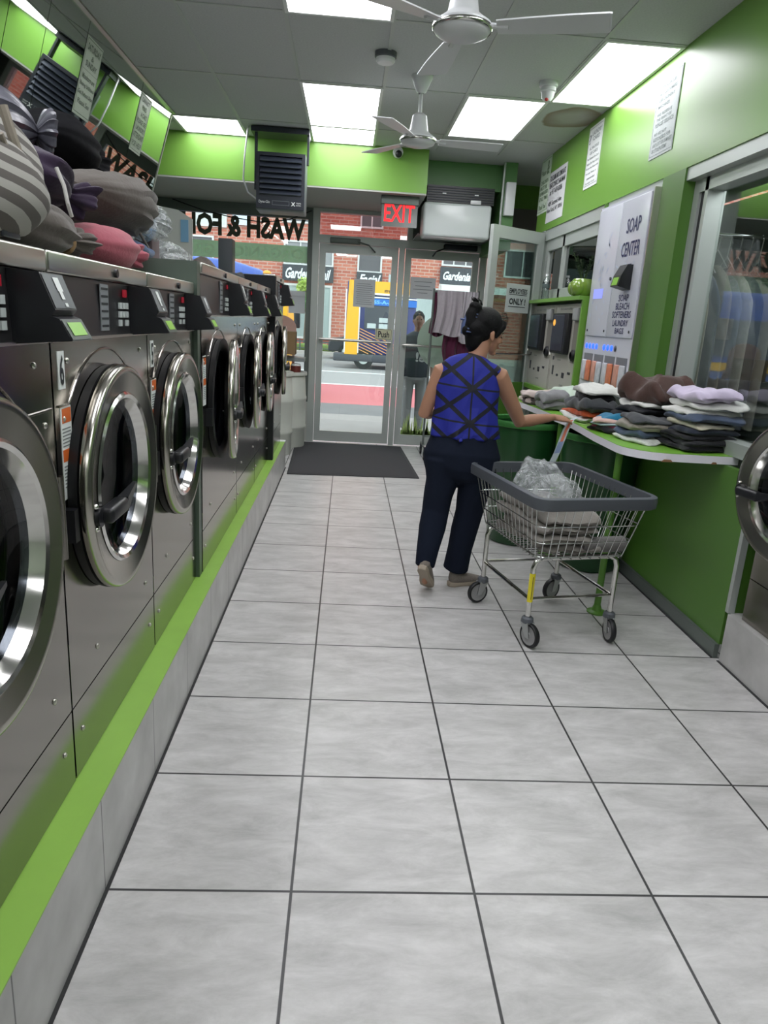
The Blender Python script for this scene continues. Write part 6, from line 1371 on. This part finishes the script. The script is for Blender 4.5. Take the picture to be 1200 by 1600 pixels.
t = obj('tape_loop', MB().tube([V((1.52, 4.42, CT+0.004))+V((0.035*cos(a*.5), 0.05*sin(a*.5), 0)) for a in range(-7, 4)], 0.0025, 6), mat('clear_loop', (190, 214, 150), 0.2)); tag(t, 'thin clear plastic loop lying on the counter beside her fingertips', 'strip')

# ------------------------------------------------------------------ the street
SG = -0.14
struct('sidewalk', MB().box((-40, 9.14, -0.3), (40, 12.0, -0.02)), mat('sidewalk_concrete', (150, 140, 138), 0.85, noise_amt=0.12, noise_scale=3))
struct('road_lane_2', MB().box((-40, 12.0, SG), (40, 14.5, SG+0.005)), mat('kerbside_asphalt', (112, 108, 110), 0.9, noise_amt=0.3, noise_scale=2))
struct('road', MB().box((-40, 12.0, -0.4), (40, 33, SG)), mat('asphalt', (150, 146, 146), 0.85, noise_amt=0.08, noise_scale=4))
struct('road_lane_1', MB().box((-40, 14.5, SG), (40, 18.7, SG+0.006)), mat('red_bus_lane', (190, 104, 110), 0.8, noise_amt=0.08, noise_scale=2))
struct('road_marking_1', MB().box((-40, 18.75, SG), (40, 18.95, SG+0.008)).box((-40, 23.2, SG), (40, 23.4, SG+0.008)), mat('line_white', (226, 226, 226), 0.7))
struct('sidewalk_far', MB().box((-40, 33, -0.3), (40, 36.0, 0.0)), mat('sidewalk_far', (196, 186, 180), 0.85))
BY = 36.0
t = thing('brick_building', 'red brick apartment building across the avenue with dark shopfronts', 'building', (0, BY, 0))
obj('wall', MB().box((-30, BY, 0), (30, BY+1, 16)), brick_material(), t, smooth=False)
DW = mat('facade_window', (88, 82, 86), 0.2); FRW = mat('facade_frame_white', (214, 210, 208), 0.6); SHOP = mat('shopfront_glass', (168, 178, 176), 0.2); SF = mat('shop_fascia_dark', (62, 62, 68), 0.5)
def bwin(x0, x1, z0, z1, split=2, m=None):
    f = obj('window', frame_xz(x0, x1, BY-0.10, BY+0.02, z0, z1, 0.08), FRW, t, smooth=False)
    obj('pane', MB().box((x0+0.08, BY-0.04, z0+0.08), (x1-0.08, BY-0.02, z1-0.08)), m or DW, f, smooth=False)
    mb = MB()
    for k in range(1, split): x = x0+(x1-x0)*k/split; mb.box((x-0.03, BY-0.08, z0+0.08), (x+0.03, BY-0.045, z1-0.08))
    obj('glazing_bar', mb, FRW, f, smooth=False)
CU_ = mat('curtain_white', (206, 204, 200), 0.7)
# upper row behind the large lettering, ground floor windows over the shops
bwin(-7.5, -5.9, 5.3, 7.1, 2, CU_); bwin(-3.3, -1.75, 5.72, 7.3, 3); bwin(0.35, 1.45, 5.7, 7.2, 2); bwin(2.6, 4.0, 5.7, 7.3, 2); bwin(5.2, 7.0, 5.7, 7.3, 2)
bwin(-3.22, -0.85, 3.85, 4.95, 3); bwin(0.30, 1.48, 3.7, 5.0, 1); bwin(4.35, 6.1, 4.25, 5.35, 3); bwin(7.4, 9.2, 3.9, 5.2, 2); bwin(-9.5, -6.5, 3.6, 4.9, 3)
bwin(-12.5, -10.8, 5.3, 7.1, 2, CU_)
obj('blind', MB().box((-3.1, BY-0.045, 3.95), (-0.95, BY-0.041, 4.85)), mat('blind_grey', (150, 148, 150), 0.6), t, smooth=False)
for (x0, x1, z0, z1) in ((-3.2, -0.85, 0.45, 3.0), (2.0, 7.0, 0.5, 3.2), (-9.8, -4.3, 0.5, 3.2)):
    f = obj('shop_window', frame_xz(x0, x1, BY-0.12, BY+0.02, z0, z1, 0.1), FRW, t, smooth=False)
    obj('pane', MB().box((x0+0.1, BY-0.06, z0+0.1), (x1-0.1, BY-0.03, z1-0.1)), SHOP, f, smooth=False)
def shop_sign(x0, x1, z0, z1, txt, tx0, tx1, tz0, tz1, label):
    s = thing('shop_sign', label, 'shop sign', ((x0+x1)/2, BY-0.2, z0))
    obj('board', MB().box((x0, BY-0.2, z0), (x1, BY-0.13, z1)), SF, s, smooth=False)
    obj('lettering', text_mb(txt, (tx0, BY-0.205, tz0), (1, 0, 0), U, tx1-tx0, tz1-tz0, bold=0.03, shear=0.35), WHITEG, s, smooth=False)
shop_sign(-3.25, -0.82, 3.12, 3.85, 'Gardenia Nail', -3.1, -0.95, 3.22, 3.72, 'dark shop sign reading Gardenia Nail, seen through the left window and door')
shop_sign(0.28, 1.52, 3.1, 3.72, 'Facial', 0.4, 1.45, 3.2, 3.62, 'dark shop sign reading Facial above the yellow truck')
shop_sign(4.3, 6.5, 3.42, 4.2, 'Gardenia  S', 4.45, 6.2, 3.6, 4.0, 'dark shop sign reading Gardenia S.., seen through the right door')
obj('awning', MB().prism([(BY-1.2, 3.02), (BY, 3.10), (BY, 3.42), (BY-1.2, 3.30)], 4.3, 9.2, 'yz'), mat('awning_white', (232, 232, 230), 0.7), t, smooth=False)
s = thing('banner', 'pale banner reading beam hung on the brick wall', 'banner', (-5.2, BY-0.1, 5.5))
obj('cloth', MB().box((-5.62, BY-0.12, 5.45), (-4.82, BY-0.1, 6.5)), mat('banner_pale', (206, 212, 220), 0.6), s, smooth=False)
obj('lettering', text_mb('beam', (-5.5, BY-0.125, 6.02), (1, 0, 0), U, 0.55, 0.22, bold=0.01), GREYP, s, smooth=False)

# yellow and blue service truck
tx0, tx1, ty0, ty1, tz0, tz1 = -0.08, 2.3, 25.2, 27.6, 0.35, 2.80
t = thing('service_truck', 'yellow-framed dark blue box truck with orange stripes and a serving window', 'truck', (2.4, 26.2, SG))
TB = mat('truck_blue', (50, 56, 112), 0.4); TY = mat('truck_yellow', (240, 176, 40), 0.4); TW = mat('truck_white', (228, 224, 220), 0.4); TBL = mat('truck_bright_blue', (30, 104, 190), 0.4)
obj('body', MB().rbox((tx0, ty0+0.02, tz0), (tx1, ty1, tz1), 0.08), TB, t)
obj('corner_post', MB().prism([(tx0-0.03, 0.35), (tx0+0.42, 0.35), (tx0+0.42, 2.55), (tx0+0.12, 2.80), (tx0+0.05, 2.80)], ty0-0.03, ty0+0.02, 'xz'), TY, t, smooth=False)
obj('roof_band', MB().box((tx0+0.1, ty0-0.05, 2.42), (tx1, ty0+0.02, 2.80)), TY, t, smooth=False)
obj('white_trim', MB().box((tx0+0.4, ty0-0.06, 2.36), (tx1, ty0-0.03, 2.42)).box((tx0+0.4, ty0-0.06, 2.26), (tx1, ty0-0.03, 2.30)).box((tx0+0.42, ty0-0.04, 0.4), (tx0+0.46, ty0-0.02, 2.3)).box((tx0-0.05, ty0-0.04, 0.4), (tx0-0.01, ty0+0.02, 2.5)), TW, t, smooth=False)
obj('blue_band', MB().box((tx0+0.46, ty0-0.05, 2.02), (tx1, ty0-0.02, 2.24)), TBL, t, smooth=False)
obj('lettering', text_mb('SS-A-ANGE', (tx0+0.9, ty0-0.055, 2.07), (1, 0, 0), U, 1.15, 0.12, bold=0.03), mat('letter_sky', (120, 190, 240), 0.4), t, smooth=False)
obj('roof_lettering', text_mb('street', (tx0+1.25, ty0-0.055, 2.46), (1, 0, 0), U, 0.30, 0.10, bold=0.02), INK, t, smooth=False)
wn_ = obj('serving_window', MB().box((tx0+0.62, ty0-0.03, 1.22), (tx0+2.1, ty0+0.0, 2.0)), mat('truck_window', (70, 72, 80), 0.25), t, smooth=False)
for (x, z) in ((0.72, 1.26), (1.12, 1.26), (1.12, 1.46), (1.5, 1.26), (1.5, 1.46)): obj('price_card', MB().box((tx0+x, ty0-0.04, z), (tx0+x+0.3, ty0-0.035, z+0.16)), PAPER_G, wn_, smooth=False)
sp = MB()
for k in range(8):
    z = 1.15-k*0.16 if k < 5 else 1.15-k*0.16; x0 = tx0+0.47; x1 = tx0+2.3
    z0_, z1_ = 1.22-k*0.10, 1.22-k*0.10-0.75
    if z1_ < 0.38: x1 = x0+(x1-x0)*(z0_-0.38)/(z0_-z1_); z1_ = 0.38
    if x1 > x0+0.1: sp.add([(x0, ty0-0.03, z0_), (x1, ty0-0.03, z1_), (x1, ty0-0.03, z1_+0.028), (x0, ty0-0.03, z0_+0.028)], [(0, 1, 2, 3)])
obj('orange_stripes', sp, mat('stripe_orange', (226, 160, 92), 0.5), t, smooth=False)
obj('bumper', MB().rbox((tx0-0.4, ty0-0.02, 0.1), (tx1, ty0+0.4, 0.38), 0.05), mat('bumper_dark', (74, 74, 80), 0.5), t)
for x in (tx0+0.65, tx1-0.5):
    for y in (ty0+0.12, ty1-0.1):
        w_ = obj('wheel', MB().cyl((x, y-0.12, 0.2), (x, y+0.12, 0.2), 0.34, 28), BLACK, t); obj('hub', MB().cyl((x, y-0.13, 0.2), (x, y-0.12, 0.2), 0.17), ALU, w_)
obj('stove_pipe', MB().cyl((tx1-0.9, 26, 2.8), (tx1-0.9, 26, 3.1), 0.08), ALU, t)

def car(x, y, L_, m, label, name='car'):
    t = thing(name, label, 'car', (x, y, SG))
    P = [(-.5, .18), (-.5, .42), (-.47, .52), (-.36, .56), (-.24, .86), (-.05, .92), (.16, .90), (.30, .62), (.46, .55), (.5, .42), (.5, .18)]
    P = [(x+a*L_, SG+0.06+b*1.5) for a, b in P]
    obj('body', MB().prism(P, y-0.85, y+0.85, 'xz'), m, t, bevel=0.06)
    obj('side_window', MB().prism([(x-.30*L_, SG+.9), (x-.21*L_, SG+1.3), (x+.13*L_, SG+1.33), (x+.23*L_, SG+1.0)], y-0.87, y+0.87, 'xz'), mat('car_glass', (50, 54, 60), 0.15), t, smooth=False)
    for dx in (-.32, .32):
        for dy in (-.78, .78):
            w_ = obj('wheel', MB().cyl((x+dx*L_, y+dy-.1, SG+.33), (x+dx*L_, y+dy+.1, SG+.33), .33, 26), BLACK, t); obj('hub', MB().cyl((x+dx*L_, y+dy-.11, SG+.33), (x+dx*L_, y+dy-.10, SG+.33), .18), ALU, w_)
car(1.3, 31.0, 4.2, mat('car_dark', (54, 54, 60), 0.3), 'dark parked car partly hidden behind the yellow truck')
car(-4.9, 31.0, 4.2, mat('car_silver', (186, 192, 200), 0.3), 'silver parked car seen past the cardboard box through the left window')

# blue and yellow bus passing on the left
t = thing('bus', 'blue and yellow bus front passing close on the left beyond the washers', 'bus', (-5.2, 15.5, SG))
BB = mat('bus_blue', (44, 74, 160), 0.2, coat=0.5)
prof = [(-9.0, 0.25), (-1.25, 0.25), (-1.2, 0.9), (-1.28, 1.7), (-1.45, 2.12), (-1.75, 2.36), (-2.3, 2.5), (-3.2, 2.55), (-9.0, 2.55)]
obj('body', MB().prism(prof, 14.6, 16.9, 'xz'), BB, t, bevel=0.15)
obj('yellow_corner', MB().prism([(-1.18, 0.3), (-1.14, 0.95), (-1.22, 1.7), (-1.36, 2.08), (-1.62, 2.2), (-1.50, 1.7), (-1.42, 0.95), (-1.42, 0.3)], 14.52, 16.2, 'xz'), TY, t, smooth=False)
obj('side_window', MB().prism([(-8.6, 1.25), (-1.75, 1.25), (-1.9, 1.95), (-8.6, 2.05)], 14.56, 14.6, 'xz'), mat('bus_glass', (64, 70, 84), 0.15), t, smooth=False)
obj('yellow_stripe', MB().box((-9.0, 14.55, 0.95), (-1.45, 14.6, 1.12)), TY, t, smooth=False)
obj('marker_light', MB().sphere((-1.62, 14.58, 2.30), (0.08, 0.05, 0.05), 10, 6), mat('amber', (240, 160, 60), 0.3), t)
obj('mirror_arm', MB().tube([(-1.3, 14.6, 1.95), (-1.05, 14.5, 1.9), (-1.0, 14.5, 1.6)], 0.02).rbox((-1.07, 14.44, 1.3), (-0.95, 14.54, 1.62), 0.02), BLACKP, t)
for x in (-3.2, -7.6):
    w_ = obj('wheel', MB().cyl((x, 14.62, 0.34), (x, 14.9, 0.34), 0.48, 32), BLACK, t); obj('hub', MB().cyl((x, 14.60, 0.34), (x, 14.62, 0.34), 0.24), ALU, w_)

def tree(x, y, h, r, label, seed, col=(124, 150, 84)):
    t = thing('street_tree', label, 'tree', (x, y, 0), 'young street trees on the far sidewalk')
    st_ = MB().tube([(x, y, 0), (x+0.05, y, h*0.5), (x, y, h*0.85)], [0.07, 0.05, 0.03], 8); rnd = random.Random(seed)
    for k in range(7): a = rnd.random()*6.28; st_.tube([(x, y, h*0.7), (x+cos(a)*r*.7, y+sin(a)*r*.5, h*0.7+r*rnd.uniform(.3, 1))], [0.025, 0.01], 5)
    obj('trunk', st_, mat('bark', (120, 104, 92), 0.9), t); lf = MB()
    for k in range(420):
        d_ = V((rnd.gauss(0, 1), rnd.gauss(0, 1), rnd.gauss(0, .8))).normalized()*r*rnd.random()**.4; c_ = V((x, y, h*0.9))+d_; n_ = V((rnd.gauss(0, 1), rnd.gauss(0, 1), rnd.gauss(0, 1))).normalized(); u = n_.orthogonal().normalized()*0.085; w2 = n_.cross(u)
        lf.add([c_-u, c_+w2*.5, c_+u, c_-w2*.5], [(0, 1, 2, 3)])
    obj('foliage', lf, mat('leaf_%d' % seed, col, 0.7), t, smooth=False)
tree(-2.75, 34.5, 2.15, 0.36, 'thin young tree seen through the left window, nearer the shop sign', 1)
tree(-1.95, 34.5, 2.4, 0.36, 'thin young tree seen through the left window beside the door post', 2, (110, 158, 96))
tree(-2.1, 35.4, 3.2, 0.45, 'taller yellow-green tree top under the Gardenia Nail sign', 3, (186, 206, 110))
t = thing('planter_fence', 'low planter fence along the far sidewalk', 'fence', (-1.6, 33.4, 0))
obj('rail', MB().box((-3.2, 33.38, 0.38), (-0.2, 33.42, 0.44)).box((-3.2, 33.38, 0.1), (-0.2, 33.42, 0.14)), GREYP, t, smooth=False)
for k in range(7): obj('post', MB().box((-3.2+k*0.5, 33.36, 0), (-3.14+k*0.5, 33.44, 0.5)), GREYP, t, smooth=False)
t = obj('hedge', MB().sphere((-1.7, 33.8, 0.14), (1.4, 0.16, 0.2), 30, 12).jitter(0.06, 5, 3), mat('hedge', (128, 150, 84), 0.9)); tag(t, 'low strip of grass and plants behind the planter fence', 'plants')

# pedestrian outside the right door
px_, py_ = 0.98, 10.25
b = MB(); z0 = -0.02; P = lambda x, y, z: V((px_+x, py_+y, z0+z))
b.loft([(P(0, 0, 1.45), .06, .06), (P(0, 0, 1.40), .10, .07), (P(0, 0, 1.34), .17, .09), (P(0, 0, 1.1), .15, .10), (P(0, 0, .92), .15, .1)], n=20)
b.loft([(P(0, 0, 1.38), .05, .055), (P(0, -.01, 1.50), .05, .055)], n=16); b.sphere(P(0, -.01, 1.60), (.075, .095, .115), 20, 14)
b.sphere(P(0, -.10, 1.585), (.012, .018, .018), 10, 8); b.loft([(P(0, -.055, 1.56), .04, .035), (P(0, -.06, 1.50), .026, .026)], n=14)
for s in (-1, 1):
    b.sphere(P(s*.078, 0, 1.59), (.01, .018, .028), 10, 8)
    b.loft([(P(s*.15, 0, 1.35), .045, .045), (P(s*.20, 0, 1.20), .042, .042), (P(s*.23, .01, 1.06), .036, .036), (P(s*.235, -.06, .93), .031, .031), (P(s*.22, -.12, .84), .023, .02)], n=14)
    hand(b, P(s*.22, -.12, .84), (0, -.35, -.93), (s, 0, 0), .95, side=1, curl=.35)
    b.loft([(P(s*.09, 0, .92), .08, .09), (P(s*.095, 0, .5), .05, .055), (P(s*.1, .01, .1), .034, .036)], n=16)
man = skin_mesh('person', b, mat('skin_brown', (120, 84, 66), 0.5), voxel=.008, smooth_it=2, origin=(px_, py_, z0))
tag(man, 'pedestrian in dark t-shirt and grey trousers standing outside the right glass door', 'person')
h_ = MB().loft([(P(0, 0, 1.60), .083, .100), (P(0, .01, 1.66), .082, .098), (P(0, .01, 1.71), .05, .06)], n=20); skin_mesh('hair', h_, HAIR, man, voxel=.008)
for s in (-1, 1): obj('eye', MB().sphere(P(s*.028, -.096, 1.61), .009, 8, 6), mat('eye_dark'), man)
s_ = MB().loft([(P(0, 0, 1.435), .095, .08), (P(0, 0, 1.39), .16, .10), (P(0, 0, 1.3), .185, .115), (P(0, 0, 1.1), .175, .12), (P(0, 0, .82), .19, .13)], n=28)
for s in (-1, 1): s_.loft([(P(s*.13, 0, 1.37), .055, .06), (P(s*.20, 0, 1.24), .06, .065), (P(s*.222, 0, 1.12), .062, .066)], n=18)
skin_mesh('t_shirt', s_, mat('tee_dark', (44, 46, 54), 0.9), man, voxel=.009)
l_ = MB().loft([(P(0, 0, .95), .16, .11), (P(0, 0, .78), .18, .13)], n=24)
for s in (-1, 1): l_.loft([(P(s*.09, 0, .82), .09, .11), (P(s*.095, 0, .5), .075, .085), (P(s*.1, .01, .09), .07, .08)], n=20)
skin_mesh('trousers', l_, mat('trousers_grey', (124, 122, 124), 0.9), man, voxel=.009)
for s in (-1, 1): skin_mesh('shoe', MB().loft([(P(s*.1, .05, .045), .042, .045), (P(s*.1, -.03, .05), .045, .05), (P(s*.1, -.14, .03), .04, .028)], ref=(1, 0, 0), n=16), BLACKP, man, voxel=.008)
